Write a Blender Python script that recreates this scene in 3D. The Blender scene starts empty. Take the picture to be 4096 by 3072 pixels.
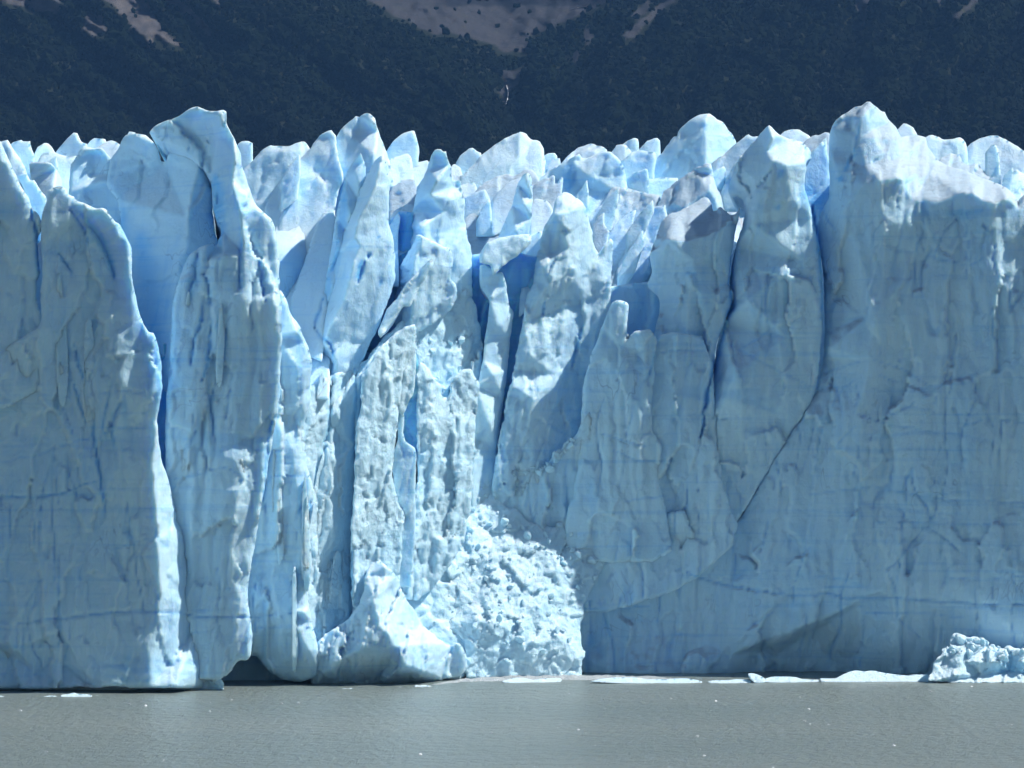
import bpy, bmesh, math, random
import numpy as np
from mathutils import Vector
from mathutils.geometry import delaunay_2d_cdt

R = math.radians
sc = bpy.context.scene
COL = sc.collection

# ---------------------------------------------------------------- camera
FPX, CX, HZ, CAMH = 16384.0, 2048.0, 1621.0, 35.0     # focal length, centre column and horizon row of the lens; eye height in metres
cam_d = bpy.data.cameras.new('camera')
cam = bpy.data.objects.new('camera', cam_d); COL.objects.link(cam)
cam.location = (0, 0, CAMH); cam.rotation_euler = (R(90), 0, 0)
cam_d.sensor_width = 36.0; cam_d.lens = 36.0 * FPX / 4096.0
cam_d.shift_y = (HZ - 1536.0) / 4096.0
cam_d.clip_start = 1.0; cam_d.clip_end = 20000.0
sc.camera = cam

# ---------------------------------------------------------------- sky, sun, exposure
SUN = Vector((0.60, -0.02, 0.80)).normalized()
world = bpy.data.worlds.new('World'); sc.world = world; world.use_nodes = True
wn = world.node_tree; wn.nodes.clear()
sky = wn.nodes.new('ShaderNodeTexSky'); sky.sky_type = 'NISHITA'; sky.sun_disc = False
sky.sun_elevation = math.asin(SUN.z)
sky.sun_rotation = math.atan2(SUN.x, SUN.y)
sky.altitude = 200.0; sky.air_density = 1.0; sky.dust_density = 0.1; sky.ozone_density = 2.5
bg = wn.nodes.new('ShaderNodeBackground'); bg.inputs['Strength'].default_value = 0.058
wo = wn.nodes.new('ShaderNodeOutputWorld')
wn.links.new(sky.outputs[0], bg.inputs[0]); wn.links.new(bg.outputs[0], wo.inputs[0])
sun_d = bpy.data.lights.new('sun', 'SUN'); sun_d.energy = 5.0; sun_d.angle = R(0.53); sun_d.color = (1.0, 0.97, 0.93)
sun = bpy.data.objects.new('sun', sun_d); COL.objects.link(sun)
sun.rotation_euler = (-SUN).to_track_quat('-Z', 'Y').to_euler()
sun.location = (200, 300, 400)
vs = sc.view_settings; vs.view_transform = 'Standard'; vs.look = 'None'; vs.exposure = 0.15; vs.gamma = 1.0; vs.use_curve_mapping = False
sc.cycles.max_bounces = 12; sc.cycles.diffuse_bounces = 8; sc.cycles.glossy_bounces = 3; sc.cycles.transmission_bounces = 4
sc.cycles.volume_bounces = 0
sc.cycles.use_denoising = True
sc.cycles.use_adaptive_sampling = True; sc.cycles.adaptive_threshold = 0.035; sc.cycles.adaptive_min_samples = 12
sc.cycles.sample_clamp_indirect = 6.0
try:
    sc.cycles.denoiser = 'OPENIMAGEDENOISE'
except Exception:
    pass

# ---------------------------------------------------------------- numpy noise
def _hash(ix, iy, iz, seed):
    h = (ix.astype(np.int64) * 374761393 + iy.astype(np.int64) * 668265263 + iz.astype(np.int64) * 2147483647 + seed * 1274126177) & 0xFFFFFFFF
    h = ((h ^ (h >> 13)) * 1274126177) & 0xFFFFFFFF
    h = ((h ^ (h >> 16)) * 2246822519) & 0xFFFFFFFF
    return (h ^ (h >> 15)) & 0xFFFFFFFF

def vnoise(x, y, z=None, seed=0):
    """smooth gradient noise, about -1..1"""
    x = np.asarray(x, float); y = np.asarray(y, float)
    z = np.zeros_like(x) if z is None else np.asarray(z, float) + np.zeros_like(x)
    xi, yi, zi = np.floor(x), np.floor(y), np.floor(z)
    xf, yf, zf = x - xi, y - yi, z - zi
    f = lambda t: t * t * t * (t * (t * 6 - 15) + 10)
    u, v, w = f(xf), f(yf), f(zf)
    out = 0
    for dx in (0, 1):
        for dy in (0, 1):
            for dz in (0, 1):
                h = _hash(xi + dx, yi + dy, zi + dz, seed)
                gx = (h & 1023) / 511.5 - 1; gy = ((h >> 10) & 1023) / 511.5 - 1; gz = ((h >> 20) & 1023) / 511.5 - 1
                d = gx * (xf - dx) + gy * (yf - dy) + gz * (zf - dz)
                out = out + d * (u if dx else 1 - u) * (v if dy else 1 - v) * (w if dz else 1 - w)
    return out * 1.5

def fbm(x, y, z=None, seed=0, oct=4, gain=0.5, lac=2.03):
    a, s, t = 1.0, 0.0, 0.0
    z = np.zeros_like(x) if z is None else z
    for k in range(oct):
        s = s + a * vnoise(x, y, z, seed + 17 * k); t += a
        x, y, z, a = x * lac, y * lac, z * lac, a * gain
    return s / t * 1.4

def ridged(x, y, seed=0, oct=3):
    a, s, t = 1.0, 0.0, 0.0
    for k in range(oct):
        s = s + a * (1 - np.abs(vnoise(x, y, None, seed + 31 * k)) * 2); t += a
        x, y, a = x * 2.1, y * 2.1, a * 0.5
    return s / t

def worley(x, y, seed=0):
    """distance to nearest and second-nearest jittered cell centre, plus a random value of the cell"""
    xi, yi = np.floor(x), np.floor(y)
    f1 = np.full(x.shape, 9.0); f2 = np.full(x.shape, 9.0); cv = np.zeros(x.shape); ddx = np.zeros(x.shape); ddy = np.zeros(x.shape)
    for dx in (-1, 0, 1):
        for dy in (-1, 0, 1):
            h = _hash(xi + dx, yi + dy, xi * 0, seed)
            px = xi + dx + (h & 1023) / 1023.0; py = yi + dy + ((h >> 10) & 1023) / 1023.0
            ex, ey = x - px, y - py
            d = np.sqrt(ex ** 2 + ey ** 2)
            nb = d < f1
            f2 = np.where(nb, f1, np.minimum(f2, d))
            cv = np.where(nb, ((h >> 20) & 1023) / 1023.0, cv)
            ddx = np.where(nb, ex, ddx); ddy = np.where(nb, ey, ddy)
            f1 = np.where(nb, d, f1)
    return f1, f2, cv, ddx, ddy

# ---------------------------------------------------------------- photo marks to world points
ORX = {'A': 0.0, 'B': 1000.0, 'C': 2000.0, 'D': 2996.0}
ORY = {'0': 400.0, '1': 1200.0, '2': 2000.0}
def marks(text):
    """'A0 x,y[,d] ...' -> list of (column, row, d) of a survey of the ice front on a 4096 x 3072 sheet"""
    out = []; ox = oy = 0.0; k = 1 / 2.0109
    for t in text.split():
        if t[0].isalpha():
            if t[0] == 'F': ox, oy, k = 0.0, 0.0, 1.8517
            elif t[0] == 'P': ox, oy, k = 0.0, 0.0, 1.0
            else: ox, oy, k = ORX[t[0]], ORY[t[1]], 1 / 2.0109
            continue
        v = [float(q) for q in t.split(',')]
        out.append((ox + v[0] * k, oy + v[1] * k, v[2] if len(v) > 2 else None))
    return out

def pt(px, py, Y):
    return np.stack([(px - CX) * Y / FPX, Y + 0 * px, CAMH - (py - HZ) * Y / FPX], -1)

# ---------------------------------------------------------------- object helpers
def new_obj(name, verts, faces, mat, parent=None, smooth=True, attrs=None, origin='base'):
    me = bpy.data.meshes.new(name)
    verts = np.asarray(verts, np.float64)
    org = None
    if origin is not None:
        org = np.array([(verts[:, 0].min() + verts[:, 0].max()) / 2, (verts[:, 1].min() + verts[:, 1].max()) / 2, verts[:, 2].min()]) if origin == 'base' else np.asarray(origin)
        verts = verts - org
    verts = verts.astype(np.float32)
    me.vertices.add(len(verts)); me.vertices.foreach_set('co', verts.ravel())
    if isinstance(faces, np.ndarray):
        n, k = faces.shape
        me.loops.add(n * k); me.loops.foreach_set('vertex_index', faces.astype(np.int32).ravel())
        me.polygons.add(n); me.polygons.foreach_set('loop_start', np.arange(0, n * k, k, dtype=np.int32))
    else:
        tot = [len(f) for f in faces]
        me.loops.add(sum(tot)); me.loops.foreach_set('vertex_index', np.concatenate([np.asarray(f, np.int32) for f in faces]))
        me.polygons.add(len(faces)); me.polygons.foreach_set('loop_start', np.concatenate([[0], np.cumsum(tot)[:-1]]).astype(np.int32))
    me.update(calc_edges=True); me.validate()
    me.polygons.foreach_set('use_smooth', np.full(len(me.polygons), bool(smooth)))
    for k, a in (attrs or {}).items():
        at = me.attributes.new(k, 'FLOAT', 'POINT')
        if len(at.data) != np.size(a): print('ATTR', name, k, len(at.data), np.shape(a), len(me.vertices), len(verts))
        at.data.foreach_set('value', np.asarray(a, np.float32))
    if mat: me.materials.append(mat)
    o = bpy.data.objects.new(name, me); COL.objects.link(o)
    if org is not None: o.location = org
    if parent:
        o.parent = parent
        o.location = Vector(o.location) - Vector(parent.location)
    return o

def tag(o, label=None, cat=None, group=None, kind=None):
    if label: o['label'] = label
    if cat: o['category'] = cat
    if group: o['group'] = group
    if kind: o['kind'] = kind
    return o

# ---------------------------------------------------------------- materials
def mat_new(name):
    m = bpy.data.materials.new(name); m.use_nodes = True
    n = m.node_tree; n.nodes.clear()
    out = n.nodes.new('ShaderNodeOutputMaterial'); b = n.nodes.new('ShaderNodeBsdfPrincipled')
    n.links.new(b.outputs[0], out.inputs[0])
    return m, n, b

def nd(n, t, **kw):
    x = n.nodes.new(t)
    for k, v in kw.items():
        if k in x.inputs.keys(): x.inputs[k].default_value = v
        else: setattr(x, k, v)
    return x

def mixc(n, fac, a, b, blend='MIX'):
    x = n.nodes.new('ShaderNodeMix'); x.data_type = 'RGBA'; x.blend_type = blend
    for sock, val in ((x.inputs[0], fac), (x.inputs[6], a), (x.inputs[7], b)):
        if isinstance(val, (float, int)): sock.default_value = val
        elif isinstance(val, tuple): sock.default_value = (*val, 1.0)
        else: n.links.new(val, sock)
    return x.outputs[2]

def math_n(n, op, a, b=0.0, c=None, clamp=False):
    x = n.nodes.new('ShaderNodeMath'); x.operation = op; x.use_clamp = clamp
    for i, v in enumerate((a, b) if c is None else (a, b, c)):
        if isinstance(v, (float, int)): x.inputs[i].default_value = v
        else: n.links.new(v, x.inputs[i])
    return x.outputs[0]

def noise_n(n, vec, scale, detail=4.0, rough=0.55, dist=0.0):
    x = n.nodes.new('ShaderNodeTexNoise'); x.inputs['Scale'].default_value = scale
    x.inputs['Detail'].default_value = detail; x.inputs['Roughness'].default_value = rough; x.inputs['Distortion'].default_value = dist
    if vec is not None: n.links.new(vec, x.inputs['Vector'])
    return x.outputs[0]

def mapr(n, v, a, b, c=0.0, d=1.0):
    x = n.nodes.new('ShaderNodeMapRange'); x.interpolation_type = 'SMOOTHSTEP'
    n.links.new(v, x.inputs[0])
    for i, q in enumerate((a, b, c, d)): x.inputs[1 + i].default_value = q
    return x.outputs[0]

def scaled(n, vec, s):
    x = n.nodes.new('ShaderNodeVectorMath'); x.operation = 'MULTIPLY'; n.links.new(vec, x.inputs[0]); x.inputs[1].default_value = s
    return x.outputs[0]

def ice_mat(name, white, blue, sss=0.55, radius=(0.2, 0.4, 0.75), rough=0.5, bump=0.42, bluebias=0.0):
    m, n, b = mat_new(name)
    geo = n.nodes.new('ShaderNodeNewGeometry'); pos = geo.outputs['Position']
    vein = nd(n, 'ShaderNodeAttribute', attribute_name='vein').outputs['Fac']  # clear-ice tint, which also carries the painted glow
    dirt = nd(n, 'ShaderNodeAttribute', attribute_name='dirt').outputs['Fac']
    # layering of the ice: thin bands of clear ice, nearly level and gently folded
    bands = noise_n(n, scaled(n, pos, (0.035, 0.035, 1.5)), 1.0, 3.0, 0.6, 0.4)
    bands = mapr(n, bands, 0.52, 0.72)
    verts = noise_n(n, scaled(n, pos, (0.55, 0.55, 0.05)), 1.0, 3.0, 0.6, 0.3)
    verts = mapr(n, verts, 0.5, 0.75)
    patch = mapr(n, noise_n(n, scaled(n, pos, (1, 1, 0.6)), 0.11, 3.0, 0.6), 0.4, 0.75)
    f = math_n(n, 'MULTIPLY_ADD', bands, 0.22, bluebias)
    f = math_n(n, 'MULTIPLY_ADD', verts, 0.16, f)
    f = math_n(n, 'MULTIPLY_ADD', patch, 0.22, f)
    f = math_n(n, 'ADD', f, vein, clamp=True)
    col = mixc(n, f, white, blue)
    # wind-blown dust on the weathered tops
    sep = n.nodes.new('ShaderNodeSeparateXYZ'); n.links.new(geo.outputs['Normal'], sep.inputs[0])
    d1 = noise_n(n, scaled(n, pos, (0.35, 0.35, 1.6)), 1.0, 4.0, 0.65, 0.8)
    d1 = mapr(n, d1, 0.47, 0.78)
    up = mapr(n, sep.outputs[2], 0.28, 0.62)
    d2 = math_n(n, 'MULTIPLY', math_n(n, 'MULTIPLY_ADD', d1, 0.45, 0.5), math_n(n, 'MULTIPLY', up, dirt))
    cr = noise_n(n, scaled(n, pos, (0.16, 0.16, 0.10)), 1.0, 3.0, 0.6, 0.7)
    cr = math_n(n, 'ABSOLUTE', math_n(n, 'SUBTRACT', cr, 0.5))
    cr = math_n(n, 'MULTIPLY', mapr(n, cr, 0.0, 0.010, 1.0, 0.0), mapr(n, noise_n(n, pos, 0.09, 3.0, 0.6), 0.48, 0.68))
    col = mixc(n, math_n(n, 'MULTIPLY', cr, 0.45), col, (0.16, 0.30, 0.44))
    snow = math_n(n, 'MULTIPLY', mapr(n, sep.outputs[2], 0.35, 0.8), 0.35)
    col = mixc(n, snow, col, (0.80, 0.86, 0.90))
    col = mixc(n, math_n(n, 'MULTIPLY', d2, 0.8), col, (0.25, 0.295, 0.35))
    n.links.new(col, b.inputs['Base Color'])
    b.inputs['Roughness'].default_value = rough; b.inputs['IOR'].default_value = 1.31
    b.inputs['Subsurface Weight'].default_value = sss; b.inputs['Subsurface Radius'].default_value = radius; b.inputs['Subsurface Scale'].default_value = 1.0
    b.subsurface_method = 'RANDOM_WALK'
    h1 = noise_n(n, scaled(n, pos, (1, 1, 0.8)), 0.9, 6.0, 0.66, 0.2)
    h = h1
    bp = nd(n, 'ShaderNodeBump', Strength=bump, Distance=0.7); n.links.new(h, bp.inputs['Height'])
    n.links.new(bp.outputs[0], b.inputs['Normal'])
    return m

M = {}
M['ice'] = ice_mat('glacier_ice', (0.57, 0.80, 0.95), (0.15, 0.52, 0.90), sss=0.85, radius=(0.8, 0.9, 1.05))
M['fresh'] = ice_mat('freshly_broken_ice', (0.60, 0.83, 0.965), (0.30, 0.67, 0.93), sss=0.6, bump=0.65, rough=0.36, radius=(0.45, 0.5, 0.55))
M['deep'] = ice_mat('clear_blue_ice', (0.34, 0.66, 0.93), (0.06, 0.38, 0.86), sss=0.9, bluebias=0.3, bump=0.35, rough=0.4, radius=(0.3, 0.9, 1.9))

# ---------------------------------------------------------------- cracks, clear-ice bands and painted blue glow of the front
CRACKS = []          # (points Nx2, width px, depth m, tint)
def crack(text, w=5.0, d=0.5, tint=0.5):
    p = np.array([(a, b) for a, b, _ in marks(text)])
    CRACKS.append((p, w, d, tint))

def polyline_dist(px, py, p):
    best = np.full(px.shape, 1e9); tt = np.zeros(px.shape)
    L = np.concatenate([[0], np.cumsum(np.hypot(*np.diff(p, axis=0).T))])
    for k in range(len(p) - 1):
        a, b = p[k], p[k + 1]; e = b - a; l2 = (e ** 2).sum() + 1e-9
        t = np.clip(((px - a[0]) * e[0] + (py - a[1]) * e[1]) / l2, 0, 1)
        dd = np.hypot(px - a[0] - t * e[0], py - a[1] - t * e[1])
        nb = dd < best
        best = np.where(nb, dd, best); tt = np.where(nb, (L[k] + t * (L[k + 1] - L[k])) / L[-1], tt)
    return best, tt

# ---------------------------------------------------------------- one block of ice
def seg_nearest(q, poly, chunk=6000):
    a = poly; b = np.roll(poly, -1, 0); e = b - a; l2 = (e ** 2).sum(1) + 1e-12
    D = np.empty(len(q)); NP = np.empty((len(q), 2)); IN = np.empty(len(q), bool)
    for i in range(0, len(q), chunk):
        p = q[i:i + chunk, None, :]
        t = np.clip(((p - a) * e).sum(-1) / l2, 0, 1)
        c = a + t[..., None] * e
        d2 = ((p - c) ** 2).sum(-1)
        j = d2.argmin(1); ar = np.arange(len(j))
        D[i:i + chunk] = np.sqrt(d2[ar, j]); NP[i:i + chunk] = c[ar, j]
        y = p[..., 1]
        cond = (a[:, 1] > y) != (b[:, 1] > y)
        xin = a[:, 0] + (y - a[:, 1]) / np.where(np.abs(e[:, 1]) < 1e-12, 1e-12, e[:, 1]) * e[:, 0]
        IN[i:i + chunk] = (cond & (p[..., 0] < xin)).sum(1) % 2 == 1
    return D, NP, IN

STYLES = {
    # flutes amp/scale x/scale z, scallops amp/scale, lumps amp/scale, fine amp/scale, level strata amp, fracture panels (size x, z, tilt, step), outline jitter
    'wall':   dict(fl=(0.70, 4.2, 45.0), sc=(0.02, 2.4), lu=(0.35, 14.0), fi=(0.04, 1.0), st=0.03, pa=((5.0, 18.0, 0.18, 0.60), (2.0, 7.0, 0.12, 0.10)), ja=0.16, le=0.03, fs=(0.40, 0.40)),
    'serac':  dict(fl=(0.45, 2.8, 18.0), sc=(0.04, 1.8), lu=(0.40, 7.0), fi=(0.06, 1.0), st=0.02, pa=((2.8, 8.0, 0.26, 0.30), (1.1, 2.8, 0.20, 0.08)), ja=0.26, le=0.15, fs=(0.25, 0.25)),
    'rough':  dict(fl=(0.65, 2.2, 14.0), sc=(0.07, 1.2), lu=(0.45, 6.0), fi=(0.10, 0.9), st=0.0, pa=((2.4, 8.0, 0.28, 0.45), (0.9, 2.2, 0.30, 0.13)), ja=0.30, le=0.10, fs=(0.20, 0.2)),
    'rubble': dict(fl=(0.2, 4.0, 6.0), sc=(0.10, 1.0), lu=(0.8, 4.0), fi=(0.16, 0.7), st=0.0, pa=((2.6, 2.4, 0.40, 0.6), (0.85, 0.8, 0.36, 0.22), (0.4, 0.4, 0.3, 0.07)), ja=0.42, le=0.0, fs=(0, 0)),
    'smooth': dict(fl=(0.22, 3.2, 18.0), sc=(0.0, 3.0), lu=(0.24, 7.0), fi=(0.03, 1.0), st=0.012, pa=((3.4, 9.0, 0.13, 0.13), (1.2, 3.0, 0.08, 0.02)), ja=0.20, le=0.18, fs=(0.15, 0.2)),
}
_seed = [11]
BLOCKS = {}
PLANES = {}

def block(name, label, cat, Y, out, gx=0.0, gz=0.0, T=16.0, r=1.3, style='serac', s=0.34, inner=None, mat='ice', dirt=0.0, cracks=True,
          soft=1, group=None, amp=1.0, parent=None, vein=0.0, on=None):
    _seed[0] += 7; seed = _seed[0]
    S = STYLES[style]
    mk = marks(out)
    if on:                                   # lies on the plane of another block, a little proud of it
        q_ = PLANES[on[0].name]; gx, gz = q_[1], q_[2]
        k = q_[0] / FPX; mx = np.mean([a for a, _, _ in mk]); mz = np.mean([b for _, b, _ in mk])
        Y = q_[0] + gx * ((mx - CX) * k - q_[3]) + gz * (CAMH - (mz - HZ) * k - q_[4]) - on[1]
    k = Y / FPX
    P = np.array([((a - CX) * k, CAMH - (b - HZ) * k) for a, b, _ in mk])
    area = 0.5 * (P[:, 0] * np.roll(P[:, 1], -1) - P[:, 1] * np.roll(P[:, 0], -1)).sum()
    dz = [c for _, _, c in mk]
    if area < 0: P = P[::-1]; dz = dz[::-1]
    facet = None
    if any(c is not None for c in dz) or inner:
        ip = marks(inner) if inner else []
        allp = np.concatenate([P] + ([np.array([((a - CX) * k, CAMH - (b - HZ) * k) for a, b, _ in ip])] if ip else []))
        alld = np.array([c or 0.0 for c in dz] + [c or 0.0 for _, _, c in ip])
        vv, _, ff, ov, _, _ = delaunay_2d_cdt([Vector(p) for p in allp], [], [], 0, 1e-4)
        idx = [o[0] if o else 0 for o in ov]
        facet = ([np.array(v[:]) for v in vv], alld[idx], ff)
    # outline: rounded once, resampled, broken up
    for _ in range(0 if style in ('smooth', 'serac') else soft):
        Q = np.roll(P, -1, 0); P = np.stack([0.8 * P + 0.2 * Q, 0.2 * P + 0.8 * Q], 1).reshape(-1, 2)
    L = np.hypot(*(np.roll(P, -1, 0) - P).T); cum = np.concatenate([[0], np.cumsum(L)])
    n = max(24, int(cum[-1] / (s * 1.5))); tt = np.linspace(0, cum[-1], n, endpoint=False)
    PP = np.concatenate([P, P[:1]])
    P = np.stack([np.interp(tt, cum, PP[:, 0]), np.interp(tt, cum, PP[:, 1])], 1)
    tg = np.roll(P, -1, 0) - np.roll(P, 1, 0); tg /= np.hypot(*tg.T)[:, None] + 1e-9
    nr = np.stack([tg[:, 1], -tg[:, 0]], 1)
    size = min(np.ptp(P[:, 0]), np.ptp(P[:, 1])); ja = S['ja'] * min(1.0, size / 9.0)
    jit = (0.8 * fbm(P[:, 0] / 1.7, P[:, 1] / 1.7, None, seed, 4, 0.65) + 0.6 * (0.35 - np.abs(vnoise(P[:, 0] / 0.8, P[:, 1] / 0.8, None, seed + 5)))) * ja * 1.3
    P = P + nr * jit[:, None]
    cx, cz = P.mean(0)
    # sheet of squares, its rim pulled onto the outline
    x0, z0 = P.min(0) - s; x1, z1 = P.max(0) + s
    nx, nz = int((x1 - x0) / s) + 2, int((z1 - z0) / s) + 2
    gxs, gzs = np.meshgrid(x0 + np.arange(nx) * s, z0 + np.arange(nz) * s)
    q = np.stack([gxs.ravel(), gzs.ravel()], 1)
    D, NP, IN = seg_nearest(q, P)
    ing = IN.reshape(nz, nx)
    cell = ing[:-1, :-1] | ing[1:, :-1] | ing[:-1, 1:] | ing[1:, 1:]
    cz_, cx_ = np.nonzero(cell)
    quad = np.stack([cz_ * nx + cx_, cz_ * nx + cx_ + 1, (cz_ + 1) * nx + cx_ + 1, (cz_ + 1) * nx + cx_], 1)
    near = (~IN) | (D < 0.3 * s)
    q = np.where(near[:, None], NP, q); D = np.where(near, 0.0, D)
    used = np.unique(quad); remap = np.full(len(q), -1); remap[used] = np.arange(len(used))
    quad = remap[quad]; q = q[used]; D = D[used]
    u, v = q.T
    # relief
    d = gx * (u - cx) + gz * (v - cz)
    if facet is not None:
        fd = np.zeros(len(u)); got = np.zeros(len(u), bool)
        fv, fdv, ff = facet
        for t in ff:
            a, b, c = (fv[i] for i in t)
            den = (b[1] - c[1]) * (a[0] - c[0]) + (c[0] - b[0]) * (a[1] - c[1])
            if abs(den) < 1e-9: continue
            l1 = ((b[1] - c[1]) * (u - c[0]) + (c[0] - b[0]) * (v - c[1])) / den
            l2 = ((c[1] - a[1]) * (u - c[0]) + (a[0] - c[0]) * (v - c[1])) / den
            l3 = 1 - l1 - l2
            m_ = (l1 > -1e-3) & (l2 > -1e-3) & (l3 > -1e-3)
            fd = np.where(m_, l1 * fdv[t[0]] + l2 * fdv[t[1]] + l3 * fdv[t[2]], fd); got |= m_
        if (~got).any() and got.any():
            gi = np.nonzero(got)[0]; step = max(1, len(gi) // 3000); gi = gi[::step]
            for i0 in range(0, (~got).sum(), 4000):
                bi = np.nonzero(~got)[0][i0:i0 + 4000]
                j = ((u[bi, None] - u[gi]) ** 2 + (v[bi, None] - v[gi]) ** 2).argmin(1)
                fd[bi] = fd[gi[j]]
        d = d + fd
    A = amp * min(1.0, 0.35 + size / 16.0)
    ul = u - S['le'] * v
    a_, sx, sz = S['fl']; fl = ridged(ul / sx + 0.25 * vnoise(u / 9, v / 9, None, seed), v / sz, seed + 1, 3)
    d = d - A * a_ * fl
    a_, sl = S['lu']; d = d + A * a_ * fbm(u / sl, v / sl, None, seed + 2, 4)
    a_, sl = S['sc']
    if a_:
        wx = u / sl + 0.5 * vnoise(u / 3, v / 3, None, seed + 5); wz = v / (sl * 1.5) + 0.5 * vnoise(u / 3, v / 3, None, seed + 6)
        f1, f2, cv, ex, ey = worley(wx, wz, seed + 3)
        h = np.floor(cv * 977.0)
        tx = np.sin(h * 12.9898) * 1.0; tz = np.sin(h * 78.233) * 1.0
        msk = 0.35 + 0.65 * np.clip(0.5 + 1.2 * fbm(u / 9, v / 9, None, seed + 8, 2), 0, 1)
        d = d + A * a_ * msk * (1.1 * (0.6 - f1 ** 2) + 0.5 * (tx * ex + tz * ey) * np.clip((f2 - f1) * 4, 0, 1))
    a_, sl = S['fi']; d = d + A * a_ * fbm(u / sl, v / sl, None, seed + 4, 4, 0.6)
    for kk, (px_, pz_, ti, stp) in enumerate(S['pa']):
        wx = ul / px_ + 0.35 * fbm(u / px_ / 1.5, v / px_ / 1.5, None, seed + 51 + kk, 3); wz = v / pz_ + 0.35 * fbm(u / px_ / 1.5, v / px_ / 1.5, None, seed + 61 + kk, 3)
        f1, f2, cv, ex, ey = worley(wx, wz, seed + 71 + kk)
        h = np.floor(cv * 1023.0)
        d = d + A * (ti * np.sin(h * 12.9898) * ex * px_ + 0.5 * ti * np.sin(h * 78.233) * ey * pz_ + stp * (np.sin(h * 37.7) * 0.5))
    if S['st']:
        warp = v + 1.2 * vnoise(u / 22, v / 30, None, 5) + 0.05 * u
        d = d + A * S['st'] * (vnoise(u / 16, warp / 0.8, None, 9) + 0.6 * vnoise(u / 9, warp / 0.35, None, 10))
    ve = np.full(len(u), float(vein))
    if S['fs'][0]:
        n1 = vnoise(ul / 3.4 + 0.4 * vnoise(u / 3, v / 6, None, seed + 91), v / 26, None, seed + 90)
        n2 = vnoise(u / 34, (v + 0.06 * u) / 2.6 + 0.3 * vnoise(u / 9, v / 9, None, seed + 93), None, seed + 92)
        mk1 = np.clip(2.2 * fbm(u / 8, v / 14, None, seed + 94, 2) + 0.2, 0, 1); mk2 = np.clip(2.2 * fbm(u / 12, v / 7, None, seed + 95, 2) + 0.1, 0, 1)
        n3 = vnoise(ul / 1.25, v / 9, None, seed + 96)
        c1 = np.maximum(np.exp(-(n1 / 0.035) ** 2) * mk1, 0.45 * np.exp(-(n3 / 0.05) ** 2) * np.clip(1.6 * fbm(u / 5, v / 10, None, seed + 97, 2), 0, 1)); c2 = np.exp(-(n2 / 0.05) ** 2) * mk2
        d = d + A * (S['fs'][0] * c1 + 0.16 * S['fs'][0] * c2); ve = np.maximum(ve, S['fs'][1] * np.maximum(c1, 0.7 * c2))
    if cracks and CRACKS:
        ppx, ppy = u / k + CX, HZ - (v - CAMH) / k
        wob = fbm(ppx / 60, ppy / 60, None, 77, 3) * 7
        for p, w, dep, tint in CRACKS:
            if p[:, 0].max() < ppx.min() - 30 or p[:, 0].min() > ppx.max() + 30 or p[:, 1].max() < ppy.min() - 30 or p[:, 1].min() > ppy.max() + 30: continue
            dd, t = polyline_dist(ppx + wob, ppy + wob, p)
            ww = w * (0.35 + 0.9 * np.sin(np.pi * np.clip(t, 0.02, 0.98)) ** 0.6) * (0.75 + 0.5 * vnoise(t * 14, t * 0 + seed))
            g = np.exp(-(dd / np.maximum(ww, 1.5)) ** 2)
            d = d + dep * g; ve = np.maximum(ve, tint * np.exp(-(dd / (np.maximum(ww, 1.5) * 1.5)) ** 2))
    rr = 0.42 * r * min(1.0, size / 7.0) * (0.75 + 0.5 * vnoise(u / 4, v / 4, None, seed + 21))
    e = np.clip(1 - D / np.maximum(rr, 1e-3), 0, 1)
    d = d + rr * (1 - np.sqrt(np.clip(1 - e ** 2, 0, 1)))
    Yv = Y + d
    co = np.stack([u * Yv / Y, Yv, CAMH + (v - CAMH) * Yv / Y], 1)
    # rim edges, extruded backwards in rings that draw in
    ed = np.concatenate([quad[:, [0, 1]], quad[:, [1, 2]], quad[:, [2, 3]], quad[:, [3, 0]]])
    key = np.sort(ed, 1); key = key[:, 0] * (len(co) + 1) + key[:, 1]
    uq, inv, cnt = np.unique(key, return_inverse=True, return_counts=True)
    rim = ed[cnt[inv] == 1]
    rv = np.unique(rim); rmap = np.full(len(co), -1); rmap[rv] = np.arange(len(rv))
    cen = np.array([cx, Y, cz]); dirv = np.array([cx / Y, 1.0, (cz - CAMH) / Y])
    verts = [co]; faces = [quad]; prev = rv; nb = len(co); veins = [ve]; base = co[rv]
    dback = max(base[:, 1].max() - Y, 0)
    for f, sh in ((0.12, 0.985), (0.4, 0.93), (1.0, 0.72)):
        c3 = base.copy()
        c3[:, 0] = cx + (c3[:, 0] - cx) * sh; c3[:, 2] = cz + (c3[:, 2] - cz) * (1 - (1 - sh) * 0.5)
        add = f * T + (0.0 if f < 0.5 else dback * 0.3)
        c3[:, 1] += add; c3[:, 0] += dirv[0] * add; c3[:, 2] += dirv[2] * add
        c3[:, 0] += 0.3 * A * f * vnoise(c3[:, 2] / 2.5, c3[:, 1] / 2.5, None, seed + 40)
        c3[:, 2] += 0.3 * A * f * vnoise(c3[:, 0] / 2.5, c3[:, 1] / 2.5, None, seed + 41)
        cur = nb + np.arange(len(rv)); verts.append(c3); veins.append(np.full(len(c3), float(vein)))
        pi = prev[rmap[rim[:, 0]]]; pj = prev[rmap[rim[:, 1]]]
        ci = cur[rmap[rim[:, 0]]]; cj = cur[rmap[rim[:, 1]]]
        faces.append(np.stack([pj, pi, ci, cj], 1)); prev = cur; nb += len(rv)
    last = verts[-1].mean(0); verts.append(last[None]); veins.append(np.array([float(vein)]))
    pi = prev[rmap[rim[:, 0]]]; pj = prev[rmap[rim[:, 1]]]
    faces.append(np.stack([pj, pi, np.full(len(pi), nb), np.full(len(pi), nb)], 1))
    V = np.concatenate(verts); Fq = np.concatenate(faces[:-1])
    tri = faces[-1][:, :3]
    allf = [tuple(x) for x in tri]
    fl_ = [*Fq.tolist(), *allf]
    ve = np.concatenate(veins)
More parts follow.
